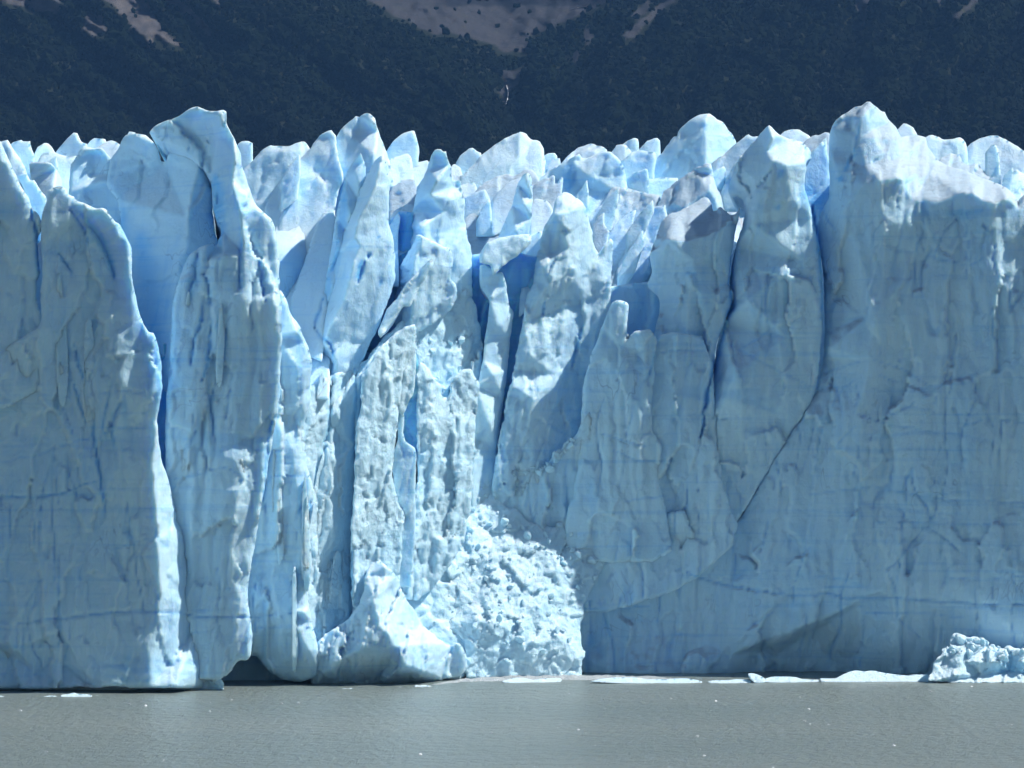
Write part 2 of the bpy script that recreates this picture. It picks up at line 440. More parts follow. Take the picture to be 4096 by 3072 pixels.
    o = new_obj(name, V, fl_, M[mat], parent, True, {'vein': ve, 'dirt': np.full(len(V), float(dirt))})
    if not parent: tag(o, label, cat, group, 'thing')
    PLANES[o.name] = (Y, gx, gz, cx, cz)
    BLOCKS[label] = dict(o=o, u=u, v=v, co=co)
    return o

def blades(host, n, w0, w1, h0, h1, lean=0.10, lift=(0.5, 1.1), seed=1, mat='ice', style='rough', ylo=-1e9, yhi=1e9):
    """slender fins standing out of a block's face, parts of that block"""
    rr = random.Random(seed); info = [q for q in BLOCKS.values() if q['o'] == host][0]
    co = info['co'][::3]; px = co[:, 0] / co[:, 1] * FPX + CX; py = HZ - (co[:, 2] - CAMH) / co[:, 1] * FPX
    made = 0
    for _ in range(n * 30):
        if made >= n: break
        j = rr.randrange(len(px)); w = rr.uniform(w0, w1) * 31; h = rr.uniform(h0, h1) * 31; x, y = px[j], py[j]
        if not ylo < y < yhi: continue
        ok = True
        for qx, qy in ((x - w / 2, y), (x + w / 2, y), (x + lean * h, y - h), (x + lean * h * .5 - w / 2, y - h / 2), (x + lean * h * .5 + w / 2, y - h / 2)):
            if ((px - qx) ** 2 + (py - qy) ** 2).min() > 22 ** 2: ok = False; break
        if not ok: continue
        lf = rr.uniform(*lift); L = []
        for f, sx, dd in ((0, -.35, lf + .2), (.15, -.5, lf * .4), (.45, -.48, .3), (.75, -.34, .3), (.92, -.22, .2), (1.0, -.02, .4), (.95, .15, .3), (.8, .28, .8), (.55, .45, 1.1), (.3, .5, 1.1), (.12, .45, lf), (-.03, .1, lf + .4)):
            L.append('%.1f,%.1f,%.2f' % (x + lean * h * f + sx * w * rr.uniform(.75, 1.25), y - h * f + rr.uniform(-.04, .04) * h, dd))
        block('ice_blade', 'blade %s %d %d' % (host.name, seed, made), None, 500, 'P ' + ' '.join(L), T=4, r=.8, style=style, s=.24, mat=mat, parent=host, on=(host, lf), amp=.7, cracks=False)
        made += 1
# ================================================================ the ice front
# clear-ice bands and cracks that run over the faces
for t in ("A2 -200,1000 0,990 250,980 470,955 900,905 1100,890 1450,905 1550,935 2000,950 B2 200,920 360,910",
          "A1 -200,1590 280,1590 480,1560 640,1500 790,1450",
          "D2 -100,690 0,720 200,745 350,770 640,755 800,790 1200,790 1850,840 2400,825",
          "C2 1500,580 1640,640 1850,690 2212,750"):
    crack(t, 4.5, 0.3, 0.42)
for t in ("A1 800,750 980,730 1190,760", "A1 850,920 1000,905 1180,915", "A1 800,1080 950,1040 1180,1035", "A1 -100,1330 300,1250 600,1140 750,1110",
          "A1 1370,1130 1650,1110", "A1 1340,1450 1640,1400", "A2 -100,660 450,660", "A2 900,400 1050,350 1200,310", "A2 700,1340 850,1345 1050,1320",
          "B1 -100,1130 130,1220 350,1200", "B1 -100,1450 110,1480 200,1410 450,1420", "B2 20,1020 200,1030 400,1010 700,1090 1100,1180",
          "D1 -400,250 0,440 250,580 500,690", "D1 500,1560 1000,1500 1500,1600 2300,1640", "D2 1550,620 1850,640 2300,600", "D1 1000,480 1250,560 1450,690 1640,680 1830,660",
          "D1 900,930 1100,990 1500,1070", "D1 1050,600 1150,650 1240,655", "D1 1090,950 1250,870 1330,820 1500,830", "D2 1000,170 1450,180 1800,200 2300,200",
          "C1 1920,400 2100,300 2212,210", "D1 550,610 700,560 900,490", "D1 650,900 740,740 830,660", "D1 700,1180 780,1090 860,1000", "C1 800,1070 1000,1130 1200,1190",
          "C1 900,1200 1100,1290 1250,1290", "C1 1000,1620 1150,1590 1350,1575", "C2 600,870 950,885 1200,850", "D0 1310,1120 1500,1280 1760,1330 1900,1260",
          "D1 1720,1020 1900,950 2300,1000", "D2 30,1000 200,900 ", "C1 1260,430 1400,400 1640,405", "C1 250,950 400,1010 560,1100", "C1 1480,230 1600,290 1690,350",
          "D2 900,910 1380,905 1800,960", "A1 1900,1140 2050,1200 2150,1240", "A1 1690,1370 1810,1350 2000,1420"):
    crack(t, 3.0, 0.15, 0.36)
for t in ("A1 440,1180 450,1400 460,1540 485,1659 A2 490,70", "A2 270,100 280,350 300,460", "A2 1020,0 1050,300 1030,470", "A2 470,330 468,700 470,1020", "A1 10,1500 0,1659",
          "A2 640,520 640,700", "A2 430,400 440,640", "A1 120,980 140,1100", "A1 500,850 560,1000 590,1100", "A2 850,0 840,140", "A2 2130,0 2150,180", "A1 1540,830 1570,1070",
          "A1 1650,1150 1660,1350 1680,1460", "A2 1750,550 1770,700 1750,1000 1740,1200", "A2 1995,600 1985,780 2015,940", "A1 1860,680 1820,900 1815,1050", "A1 2000,30 2040,260",
          "D1 1580,200 1590,480 1560,520 1640,700 1590,780 1570,1000 1600,1300 1560,1620", "D1 1830,630 1820,800 1720,1050 1700,1200", "D1 1960,60 1955,280 2000,340 2020,640",
          "D0 1720,900 1600,1020 1540,1120 1490,1280", "D0 1750,900 1760,1200 1740,1480", "D0 1850,980 1930,1060", "D0 1980,1160 1960,1280 1990,1380 2020,1450", "D1 850,640 880,760 850,900",
          "D1 870,1020 880,1250 840,1400", "D2 1420,200 1300,360 1170,520 1050,560", "D2 1420,200 1600,330 1760,470", "D1 1220,460 1190,550", "D1 1490,900 1520,750", "D2 160,150 130,300 80,420",
          "D2 490,360 430,480 360,700 355,830", "D0 1230,680 1190,830 1180,960", "D0 1090,960 1000,1080 990,1340", "D2 1100,560 1190,720 1200,950 1370,1100", "B1 240,600 235,900"):
    crack(t, 3.0, 0.30, 0.32)
# deeper splits, their blue glow put into the tint
for t in ("A1 750,900 750,1080 770,1190 800,1400 840,1659", "A1 600,360 630,520 680,650", "A1 590,660 640,830 690,980", "A1 1640,0 1620,150 1560,320 1540,480 1530,560",
          "A1 1700,150 1690,350 1670,480 1660,560 1610,650", "A1 1730,680 1690,820 1710,960 1720,1130", "A1 1830,200 1790,450 1760,640", "A0 690,1000 760,1060 840,1180 890,1330 925,1450",
          "A0 560,870 620,960 690,1060 710,1180", "A0 1640,1390 1680,1500 1690,1659", "A0 1600,1210 1570,1400 1520,1560", "A0 2090,1280 2100,1450 2140,1620", "A0 1940,1080 1930,1300 1930,1560",
          "A0 470,1230 520,1300 580,1390", "B1 200,930 160,1050 140,1200 120,1450 115,1659", "B1 650,740 640,950 600,1200 570,1400", "B1 850,560 855,800 840,1000 840,1250",
          "B1 520,220 560,290 640,350 665,420 660,470", "B1 590,0 530,170 525,230", "B0 920,1300 890,1400 870,1460", "B2 480,0 470,120 465,240", "B2 820,420 815,650 825,820",
          "B0 960,1230 955,1280", "C1 360,20 340,130", "C1 570,540 640,300 660,200"):
    crack(t, 6.0, 0.55, 0.7)
for t in ("D0 0,860 60,700 130,640 170,590", "C0 2040,720 2120,660 2190,560", "D0 1640,1260 1500,1180"):
    crack(t, 4.0, 0.5, 0.1)

# broad clear blue ice lenses; glow in hollows and edges put into the tint
for t, w, tint in (("A0 1730,620 1760,800 1740,950 1770,1150", 26, .75), ("A1 1130,-500 1190,-100 1230,250 1300,600 1310,850", 60, .6), ("A0 1000,900 980,1000 1010,1150", 22, .45),
                   ("A0 640,900 720,1000 820,1120 880,1280 915,1420", 13, .75), ("A0 590,860 630,960", 14, .5), ("A0 1880,740 1940,860 1990,920", 26, .4), ("A0 2100,1300 2110,1450 2130,1560", 16, .5),
                   ("B1 390,250 400,500 405,800", 12, .4), ("A0 1590,1250 1560,1420 1530,1600", 18, .5), ("B0 900,1290 885,1380 868,1450", 9, .85), ("B0 960,1230 955,1275", 7, .8), ("B0 1040,1090 1030,1110", 6, .8), ("B0 1060,1450 1040,1490", 8, .7),
                   ("B0 740,640 760,900 700,1200 640,1450 600,1640", 16, .5), ("C0 540,540 560,640 540,720", 26, .6), ("C0 800,500 770,540", 8, .5), ("C0 780,780 730,850 690,900", 12, .65), ("C0 1060,500 1150,530 1180,500", 22, .45),
                   ("C0 1290,700 1330,680 1380,660", 22, .4), ("C0 1850,640 1830,700 1810,740", 20, .5), ("D0 470,700 520,790 600,780", 36, .6), ("D0 230,620 270,560", 10, .6), ("D0 230,840 235,880", 10, .6), ("C0 1640,190 1655,250", 7, .6),
                   ("D0 860,440 800,500 760,580", 7, .7), ("D0 900,170 870,300 830,470", 3, .5), ("D0 740,620 730,650", 14, .7), ("D0 780,190 790,215", 9, .5), ("D2 1900,1370 2050,1350 2300,1350", 20, .6), ("D0 1720,880 1640,930 1880,880", 20, .3)):
    crack(t, w, 0.05, tint)
for t in ("A0 255,880 290,1050 308,1250 322,1420 300,1480", "C0 1930,950 1890,1150 1860,1350 1850,1500 C1 1870,50 1800,250 1755,430 1700,650 1660,780 1620,1100",
          "D0 505,850 540,1000 560,1150 590,1400 595,1600 D1 595,150"):
    crack(t, 9.0, 1.3, 0.85)

SR = 'serac'
# ---------------------------------------------------------------- far left, behind the front
block('serac', 'pale rounded ice blade at the extreme left of the skyline', SR, 552, "A0 -300,420 -60,380 0,330 60,325 130,430 190,520 215,580 230,900 -300,900", -0.2, 0.5, style='smooth', s=.4)
block('serac', 'flat-topped ice blade beside a thin spike on the far left skyline', SR, 560, "A0 85,345 180,318 205,350 240,320 250,390 275,440 300,900 90,900", -0.2, 0.5, style='smooth', s=.4)
block('serac', 'small rounded ice hump second notch from the left on the skyline', SR, 566, "A0 262,470 300,380 370,335 410,370 450,430 470,900 262,900", 0.1, 0.6, style='smooth', s=.4)
block('serac', 'single sharp ice tooth rising from low humps on the left skyline', SR, 572, "A0 430,470 450,420 530,320 600,255 625,270 652,345 700,345 720,900 430,900", -0.3, 0.4, style='smooth', s=.4)
block('serac', 'bubbly low ice hump right of the sharp left tooth', SR, 578, "A0 690,380 720,330 770,300 800,315 840,303 860,330 890,900 690,900", 0.1, 0.6, style='serac', s=.4)
block('serac', 'dusty rounded ice hump left of the tallest left tower', SR, 560, "A0 640,500 700,430 790,380 850,335 900,325 945,340 975,365 990,1000 640,1000", 0.1, 0.9, style='smooth', s=.4, dirt=.6)
block('serac', 'broad low ice saddle in front of the sharp left tooth', SR, 550, "A0 290,520 340,430 420,415 490,440 560,455 640,450 660,1000 290,1000", 0.0, 0.8, style='smooth', s=.4)
block('serac', 'bright square-topped ice slab on the upper left', SR, 538, "A0 230,515,2 260,495,2 410,503,0 450,560,2 500,650,5 520,1000,5 400,1100 270,1000 255,640,3", -0.2, 0.5, inner="A0 400,520,0 440,700,0", style='smooth', s=.35)
block('serac', 'thin upright ice spike in the gap behind the left wall', SR, 516, "A0 140,610 210,580 240,660 270,640 320,720 375,790 375,1100 240,1200 225,790", -0.4, 0.3, style='smooth', s=.3, T=6)
block('serac', 'tall pale ice slab with a fluted top on the upper left', SR, 522, "A0 555,740 570,520 600,480 640,410 680,372 780,390 815,380 850,420 890,470 880,600 1000,700 1000,1400 560,1400", -0.15, 0.35, style='smooth', s=.32,
      inner="A0 690,400,-1 760,420,1.5 750,600,1.5 820,400,-1 830,650,-1")
# ---------------------------------------------------------------- left wall
block('ice_wall', 'leftmost ice wall block with a sloping right shoulder', 'ice wall', 503, "A0 -500,100 -200,250 0,310 45,430 110,570 160,690 235,790 262,880 330,935 335,1050 300,1100 310,1300 320,1400 285,1470 290,1600 A1 345,190 360,700 0,900 -500,900",
      -0.25, 0.03, style='wall', s=.3, r=2.0)
left_wall = block('ice_wall', 'wide grey blue ice wall at left with a short broken tower on top', 'ice wall', 500,
      "A0 325,1560 345,1400 330,1150 335,920 380,800 375,740 450,690 520,700 545,770 600,770 605,815 690,830 780,880 825,860 860,890 900,950 970,1010 1010,1090 1040,1150 1060,1210 1060,1440 1085,1560 "
      "A1 1105,50 1130,150 1190,260 1245,270 1290,450 1310,680 1285,850 1265,920 1270,1100 1300,1300,2 1340,1400,3.5 1372,1520,5 1400,1640,6 A2 1430,100,6.5 1420,160,6.5 1470,230,7 1490,370,7 1540,560,7.5 1555,740,8 1600,1000,8.2 1660,1300,8.2 1640,1520,8.2 "
      "1400,1512 1200,1515 1050,1510 900,1500 780,1510 640,1500 485,1515 300,1525 140,1515 0,1520 -500,1520 A1 -500,420 0,400 120,340 240,260 340,200",
      -0.20, 0.0, T=10, style='wall', s=.27, r=1.8,
      inner="A0 640,900,0 760,960,2.2 860,1180,2.5 900,1350,2.0 950,1100,-.4 A1 760,500,-.6 780,800,-.9 1190,800,-1.2 1220,1300,-1.0 1255,1659,-.6 850,1400,-.4 840,1150,0 620,400,1.0 400,500,1.2 200,700,1.4 600,900,1.2 A2 1270,300,-.5 1290,700,0 600,500,.2 480,1040,0 470,1060,1.2 350,1090,.2 330,1140,1.4 140,1215,.2 130,1260,1.8 0,1150,0 0,1200,1.6 460,1290,2.0 640,1330,.3 600,1400,1.8 760,1460,.5 700,1480,2.0 300,1400,2.4")
block('ice_foot', 'dark undercut ice foot below the left wall at the waterline', 'ice foot', 504, "A2 -500,900 0,1000 500,950 900,1300 1500,1400 1800,1400 1800,1700 -500,1700", -0.02, -0.12, T=8, style='wall', s=.4, r=1, parent=left_wall)
block('serac', 'broad blue slab with a dished top and a grey fin along its right edge', SR, 511,
      "A0 940,800,7 855,690,8 870,600,8 880,500,8 960,370,7 1000,290,7 1060,268,6 1180,280,6 1230,340,5 1270,390,5 1285,470,6 1320,530,7 1345,470,5 1395,362,4 1440,385,3 1500,405,2 1580,390,1 1640,348,0 1672,480,2 1690,600,2.5 1712,770,2.5 1705,900,2.5 1735,1090,2 1780,1210,2 A1 1500,0,1 1480,500,1 1480,900,1 1150,900,7 1060,0,7 A0 990,1050,7",
      0, 0.26, T=16, style='smooth', s=.28, r=1.0, inner="A0 1590,560,-.5 1540,760,-.6 1510,950,-.6 1530,1150,-.4 1440,1280,0 1400,1560,0 1620,700,.4 A1 1380,200,0 1350,600,0")
tower_l = block('ice_tower', 'tallest left ice tower with a hooked flat top above a blue hollow', 'ice tower', 503,
      "A0 1195,275,9 1240,210,9 1330,170,8 1430,140,7 1530,70,6 1590,48,6 1640,75,6 1680,95,5 1830,78,4 1815,180,4 1890,320,3 1940,460,3 1960,580,3 2000,680,3 2030,780,2.5 2060,850,2 2110,900,2 2200,980,2 2215,1080,2 2250,1270,2.2 2240,1400,2 2245,1520,2 B1 250,0,1 255,300,1 245,600,1 235,850,1 215,930,1 A2 2005,600,0 1990,800,0 2012,950,0 2035,1150,0 2000,1290,0 1920,1280,0 1885,1330,0 1850,1390,0 1790,1430,0 1600,1492,0 1500,1540,0 1480,800,0 A1 1330,1500,0 1330,900,0 1370,400,0 1390,0,0 A0 1500,1260,1.5 1660,1150,2 1740,1200,6 1790,1050,7 1720,900,8.5 1690,600,9 1500,430,9 1330,330,10",
      -0.20, 0.0, T=16, style='wall', s=.27, r=1.7,
      inner="A0 1500,260,9 1600,420,9 1700,560,9.5 1760,800,8 1800,850,2.5 1860,660,.8 1900,450,1 1930,900,-.2 1800,1250,-.3 1960,1250,.6 2100,1250,1.2 2000,1600,0 1650,1300,.3 1740,300,7.5 1780,1400,.4 A1 1500,700,-.4 1700,1200,-.3 1900,1300,-.7 1870,1659,-.8 2150,1100,.8 2170,1500,.8 1560,300,.3 A2 1860,400,-.6 1780,650,-.2")
slender = block('ice_column', 'slender ice column with a sunlit ledge right of the tallest left tower', 'ice column', 511,
      "B1 235,-100,2 290,-20,2 330,130,2 390,190,2 415,260,2.5 450,340,2.5 490,440,2.5 497,540,2.2 480,700,2 490,800,2 440,960,2 430,1050,2 445,1200,2 455,1350,2 490,1450,2 505,1510,2 470,1659,2 B2 465,240,2 455,600,2 470,850,2 500,1000,2 552,1200,2 548,1350,2.5 520,1430,3 380,1462,3 260,1445,3 150,1380,3 90,1300,3 40,1245,3 0,1260,3 -60,1300,3 -150,1200,2 -150,600,0 B1 150,900,0 200,300,0",
      -0.15, 0.0, T=12, style='wall', s=.26, r=1.8, inner="B1 380,260,.3 420,600,.2 430,850,.4 350,1200,.3 380,1659,.3 B2 420,400,.4 430,900,.2 470,1200,.2 300,900,0")
block('ice_foot', 'shadowed ice foot inside the sea cave at the left', 'ice foot', 523, "A2 1500,1200 B2 0,1250 500,1350 800,1400 1200,1450 1400,1470 1400,1650 A2 1500,1700", 0.25, -0.1, T=8, style='wall', s=.4, r=1, parent=slender)
# ---------------------------------------------------------------- middle: behind and above
block('serac', 'short thick ice stub right of the tallest left tower on the skyline', SR, 560, "A0 1905,360 1930,335 1990,328 2030,345 2035,480 2060,900 1900,900", -0.2, .4, style='smooth', s=.35)
block('serac', 'wide pale ice shoulder with a low horn left of the leaning slabs', SR, 552, "B0 -150,620 30,490 90,410 170,358 190,372 240,370 300,375 370,347 440,335 485,400 520,900 -100,1000", -0.35, .65, style='smooth', s=.34, inner="B0 230,420,-.8")
slab = block('serac', 'large leaning ice slab with a thumb-shaped tip left of the twin peaks', SR, 534, "B0 110,890,3 180,740,3 280,600,2 400,480,2 480,390,1 550,300,1 600,262,0 650,245,0 690,290,0 700,430,0 740,560,0 752,640,0 720,700,1 690,850,2 660,1000,2 640,1400,2 B1 640,300,2 640,800,2 400,800,2 240,0,2 B0 240,1300,2 170,1000,3", -0.5, 1.15, T=14, style='smooth', s=.28, r=.8)
block('serac', 'tall double peaked ice crest on the skyline left of centre', SR, 546, "B0 660,600,2 690,300,3 740,230,2.5 850,125,2 870,145,2 920,110,1 960,108,.5 1010,150,0 1030,250,2 1060,330,3.5 1105,440,5 1125,500,5 1150,700,5 1150,1100,5 700,1100,3", -0.3, .55, T=14, style='smooth', s=.3, r=.8, inner="B0 1008,200,-1 1008,440,-1 1015,600,-1")
block('serac', 'small broken ice tooth low on the big leaning slab', SR, 530, "B0 480,1000 540,860 580,770 655,702 645,750 665,800 680,880 700,1100 640,1659 B1 560,500 300,300 B0 300,1500 400,1200", style='smooth', s=.26, r=.6, T=6, on=(slab, 1.2))
block('serac', 'stubby ice step beneath the small broken tooth', SR, 528, "B0 440,1300 520,1050 590,900 670,905 690,950 660,1200 620,1659 B1 580,500 350,400 B0 330,1600", style='smooth', s=.26, r=.6, T=6, on=(slab, 2.4))
block('serac', 'narrow blue ice spike between the leaning slab and the grey fin', SR, 527, "B0 560,1800,4 620,1400,3 690,950,3 760,640,2 810,520,1 890,425,0 920,500,1 932,600,1.5 900,850,2 860,1200,3 760,1700,4", -0.35, .25, T=8, style='smooth', s=.26, r=.7, inner="B0 850,600,0 800,900,.4 700,1200,.8 660,1500,1")
fin_e = block('ice_fin', 'tall grey ice fin leaning right with blue holes in its face', 'ice fin', 521,
      "B0 1000,490,4 1070,440,2 1100,520,2 1122,660,2 1116,900,2 1112,1000,2 1150,1090,2 1162,1250,2 1168,1440,2 1130,1560,2 B1 1090,50,2 1035,220,2 965,350,2 900,500,2 880,620,1.5 700,760,1 600,700,2 560,600,6 510,300,9 B0 590,1640,10 640,1450,10 690,1250,9 760,1050,8 850,830,7 940,600,6",
      0.05, .10, T=10, style='smooth', s=.25, r=1.1,
      inner="B0 1040,540,-.3 1010,680,-.5 950,820,-.6 870,960,-.6 838,1110,-.6 885,1180,-.4 835,1300,-.6 760,1600,-.6 B1 650,200,-.4 600,330,0 700,500,0 B0 1080,700,.6")
block('serac', 'isolated rounded ice blade right of the double peaked crest', SR, 562, "B0 1095,420 1150,330 1230,270 1320,243 1345,330 1362,400 1352,490 1360,900 1090,900", -0.2, .5, style='smooth', s=.34)
block('serac', 'curled ice hook in the notch beneath the isolated blade', SR, 552, "B0 1105,480 1200,450 1270,425 1300,470 1312,550 1340,1000 1110,1000", 0.2, .9, style='rough', s=.32, dirt=.3)
block('serac', 'low snowy ice hump left of the chimney shaped tower', SR, 558, "B0 1290,560 1350,500 1430,485 1450,520 1480,1000 1280,1000", 0.1, 1.1, style='smooth', s=.34, dirt=.4)
block('serac', 'dirty ice mound between the grey fin and the chimney shaped tower', SR, 545, "B0 1115,760 1150,700 1230,640 1330,640 1360,700 1330,1000 1130,1100", -0.2, 1.0, style='serac', s=.32, dirt=.9)
block('serac', 'dusty ice step just right of the grey fin', SR, 536, "B0 1110,1000 1160,890 1280,830 1330,850 1300,1200 1120,1300", -0.2, .9, style='serac', s=.32, dirt=.8)
block('serac', 'pointed pale ice wedge tucked right of the grey fin', SR, 531, "B0 1115,1020 1190,905 1210,940 1190,1100 1200,1500 1110,1500", -0.2, .5, style='smooth', s=.3)
chim = block('ice_tower', 'chimney shaped ice tower with a sunlit chipped right flank', 'ice tower', 529,
      "B0 1480,410,2 1500,398,1 1535,402,1 1550,418,1.5 1580,415,2 1590,480,2.5 1605,520,3 1617,620,4 1640,690,5 1680,638,5 1700,670,6 1722,760,6 1727,1000,7 1742,1100,7 1777,1200,8 1782,1400,8 1790,1659,8 B1 1790,400,8 1500,900,6 1300,500,4 1150,300,7 B0 1170,1600,8 1180,1200,8 1250,1020,8 1310,900,7 1320,850,6 1340,720,6 1380,640,5 1430,560,4 1460,440,3",
      0.0, .12, T=12, style='rough', s=.25, r=.9, amp=.75, inner="B0 1505,640,-.5 1445,760,-.6 1370,1020,-.6 1400,1100,0 1560,900,2.6 1600,1250,3.6 1640,800,3 1350,1500,1")
block('ice_block', 'bright chipped ice block leaning on the chimney shaped tower', 'ice block', 525,
      "B0 1345,1080,0 1400,1110,.5 1500,1150,2 1620,1200,4 1640,1300,4.5 1600,1440,4.5 1665,1490,5 1660,1600,5.5 B1 1600,100,5.5 1300,300,3 1150,200,6 B0 1180,1500,6 1200,1350,5 1330,1140,1", 0.0, .15, T=8, style='rough', s=.25, r=.8, inner="B0 1325,1300,0 1310,1450,0 1480,1350,2")
block('ice_shard', 'pale ice shard leaning like a fallen spike below the chipped block', 'ice shard', 521, "B0 1470,1262 1472,1330 1400,1450 1330,1560 1290,1659 B1 1240,50 1180,130 1050,310 1025,260 1100,80 B0 1165,1615 1260,1480 1380,1350", -0.3, .5, T=5, style='smooth', s=.24, r=.8)
# background humps between the towers
block('serac', 'small dusty ice ledge right of the chimney shaped tower', SR, 580.0, "B0 1600,560 1640,510 1690,540 1705,600 1740,640 1750,900 1590,900", 0.1, 1.0, style='smooth', s=.36, dirt=.6)
block('serac', 'flat grey topped ice tablet right of the chimney shaped tower', SR, 570.0, "B0 1640,720 1700,680 1805,662 1828,715 1835,1000 1640,1000", 0.0, .9, style='smooth', s=.34, dirt=.7)
block('serac', 'squat ice cube with a shaded corner in the middle hollow', SR, 560.0, "B0 1720,790 1800,750 1890,715 1942,820 1935,870 1950,1150 1700,1150", -0.3, .6, style='smooth', s=.32, dirt=.3)
block('serac', 'folded dirty snow terrace in the middle hollow', SR, 555.0, "B0 1725,960 1800,895 1860,940 2050,980 2080,1400 1720,1400", 0.0, 1.3, style='serac', s=.32, dirt=1.0)
block('serac', 'small bright ice fang below the dirty snow terrace', SR, 559.0, "B0 1755,1150 1800,1060 1900,1025 1965,1100 1950,1500 1740,1500", 0.25, .6, style='rough', s=.28)
block('serac', 'tiny paired ice tips left of the central broad crest', SR, 590.0, "B0 1655,505 1690,450 1760,390 1800,382 1830,420 1845,432 1855,422 1862,460 1880,900 1650,900", -0.2, .5, style='smooth', s=.36)
block('serac', 'broad smooth ice crest in the middle of the skyline', SR, 580.0, "B0 1690,620 1780,540 1870,440 1960,370 2080,290 2180,256 C0 205,270 250,325 310,330 350,380 362,480 365,900 B0 1690,1000", -0.15, .7, T=20, style='smooth', s=.32, inner="C0 170,270,-1 150,500,-1")
block('serac', 'dirt streaked ice ridge below the central broad crest', SR, 566.0, "B0 1800,760 1850,690 1980,610 2090,600 2140,620 C0 120,610 200,560 260,560 320,640 340,1000 B0 1800,1000", -0.1, 1.1, style='serac', s=.32, dirt=1.0)
block('serac', 'grey ice shelf behind the leaning column in the middle', SR, 559.0, "B0 1940,830 1990,740 2100,650 2190,620 C0 190,660 200,1000 B0 1940,1100", -0.2, .9, style='smooth', s=.32, dirt=.6)
block('serac', 'dusty layered ice blade right of the leaning column', SR, 557.0, "C0 240,740 300,660 440,600 445,700 470,680 500,612 510,640 495,760 470,900 440,1100 240,1150", -0.2, .8, style='serac', s=.3, dirt=.8)
block('serac', 'rounded snow cushion below the dusty layered blade', SR, 553.0, "C0 240,860 280,790 380,810 420,870 440,960 400,1200 240,1200", 0.0, 1.0, style='smooth', s=.3, dirt=.7)
block('ice_column', 'thin leaning ice column with a grey shaded side at the centre', 'ice column', 543,
      "C0 180,610,1 215,585,0 240,600,.5 258,640,1 266,800,1.2 252,950,1.2 236,1080,1.2 240,1300,1.5 B0 1960,1400,6 1970,1180,6 2040,1000,5 2110,850,4 2150,680,3", -0.1, .15, T=6, style='serac', s=.24, r=.7, inner="C0 205,640,-.4 195,850,-.5 120,1050,-.4")
# skyline right of centre
block('serac', 'tiny square ice stub right of the central broad crest', SR, 592.0, "C0 355,450 385,428 440,424 460,450 475,900 350,900", 0, .6, style='smooth', s=.36)
block('serac', 'dusty ice ledge falling left from the low skyline dome', SR, 584.0, "C0 380,540 420,480 480,465 490,520 500,900 370,900", 0, .9, style='smooth', s=.36, dirt=.9)
block('serac', 'low dusty ice dome right of centre on the skyline', SR, 588.0, "C0 470,540 540,450 640,375 740,350 780,370 830,368 860,405 890,900 470,900", 0.1, .8, style='serac', s=.34, dirt=.6)
block('serac', 'slanted pale ice wedge left of the twin tilted plates', SR, 584.0, "C0 880,440 940,360 1010,360 1060,420 1090,900 880,900", -0.2, .7, style='smooth', s=.34, dirt=.3)
block('serac', 'left of two tilted ice plates left of the great dome', SR, 596.0, "C0 960,380 1020,330 1090,300 1115,320 1118,400 1130,900 960,900", -0.2, .5, style='smooth', s=.36)
block('serac', 'right of two tilted ice plates left of the great dome', SR, 590.0, "C0 1100,420 1180,330 1260,300 1286,320 1292,420 1310,900 1100,900", -0.2, .5, style='smooth', s=.36, dirt=.2)
block('serac', 'glowing blue ice hollow with a curved rim left of the great dome', SR, 574.0, "C0 970,500 1060,420 1130,405 1240,420 1262,460 1240,560 1230,1000 980,1000", -0.2, .5, style='smooth', s=.32, vein=.12)
block('serac', 'wavy blue stained ice crest right of centre', SR, 567.0, "C0 300,660,2 380,570,2 480,520,1 560,480,1 630,430,0 670,480,1 760,440,.5 880,405,0 940,460,.5 990,530,1 1010,600,2 1040,800,2 1000,1100,2 690,1100,0 520,1000,2 310,900,2", -0.25, .55, T=14, style='smooth', s=.3, vein=.10, inner="C0 640,700,1.5 590,760,1.8 700,600,-.3")
block('serac', 'great smooth ice dome on the skyline right of centre', SR, 578.0, "C0 1170,570,3 1290,440,2 1400,287,2 1416,310,1 1440,250,1 1520,160,0 1600,115,0 1690,110,0 1740,150,1 1800,190,2 1860,270,3 1897,340,4 1930,900,4 1180,900,3", -0.15, .5, T=18, style='smooth', s=.3, inner="C0 1655,170,-1 1660,330,-1 1650,600,-.6")
block('serac', 'smooth triangular ice sail below the great dome', SR, 569.0, "C0 900,700 1000,640 1090,580 1185,548 1198,640 1195,900 890,1000", -0.45, .35, style='smooth', s=.28, r=.6)
block('serac', 'bright blue ice saddle right of the triangular sail', SR, 572.0, "C0 1185,640 1220,640 1300,620 1430,628 1460,900 1185,900", 0.2, .55, style='smooth', s=.3, vein=.15)
block('serac', 'long ice ramp streaked with dirt sloping down from the triangular sail', SR, 562.0, "C0 700,940 830,830 890,720 930,695 1060,720 1180,750 1285,765 1300,1000 1150,1200 900,1300 720,1100", -0.45, .95, style='serac', s=.28, dirt=.6)
block('serac', 'small dark streaked ice fang at the foot of the long ramp', SR, 554.0, "C0 735,1020 790,940 840,900 838,1000 880,1060 840,1300 760,1300", -0.3, .7, style='smooth', s=.26, dirt=.9)
block('serac', 'narrow sunlit ice rib beside the long ramp', SR, 558.0, "C0 840,1120 950,980 1040,900 1100,880 1060,1000 1110,990 1080,1090 980,1300 900,1500 850,1400", -0.4, .8, style='smooth', s=.26, dirt=.4)
block('serac', 'second ice rib below the long ramp with a jagged edge', SR, 555.0, "C0 890,1500 960,1300 1100,1010 1210,860 1280,850 1330,840 1350,950 1290,1040 1260,1150 1210,1230 1215,1380 1150,1500 1080,1700 890,1750", -0.4, .75, style='serac', s=.26, dirt=.3)
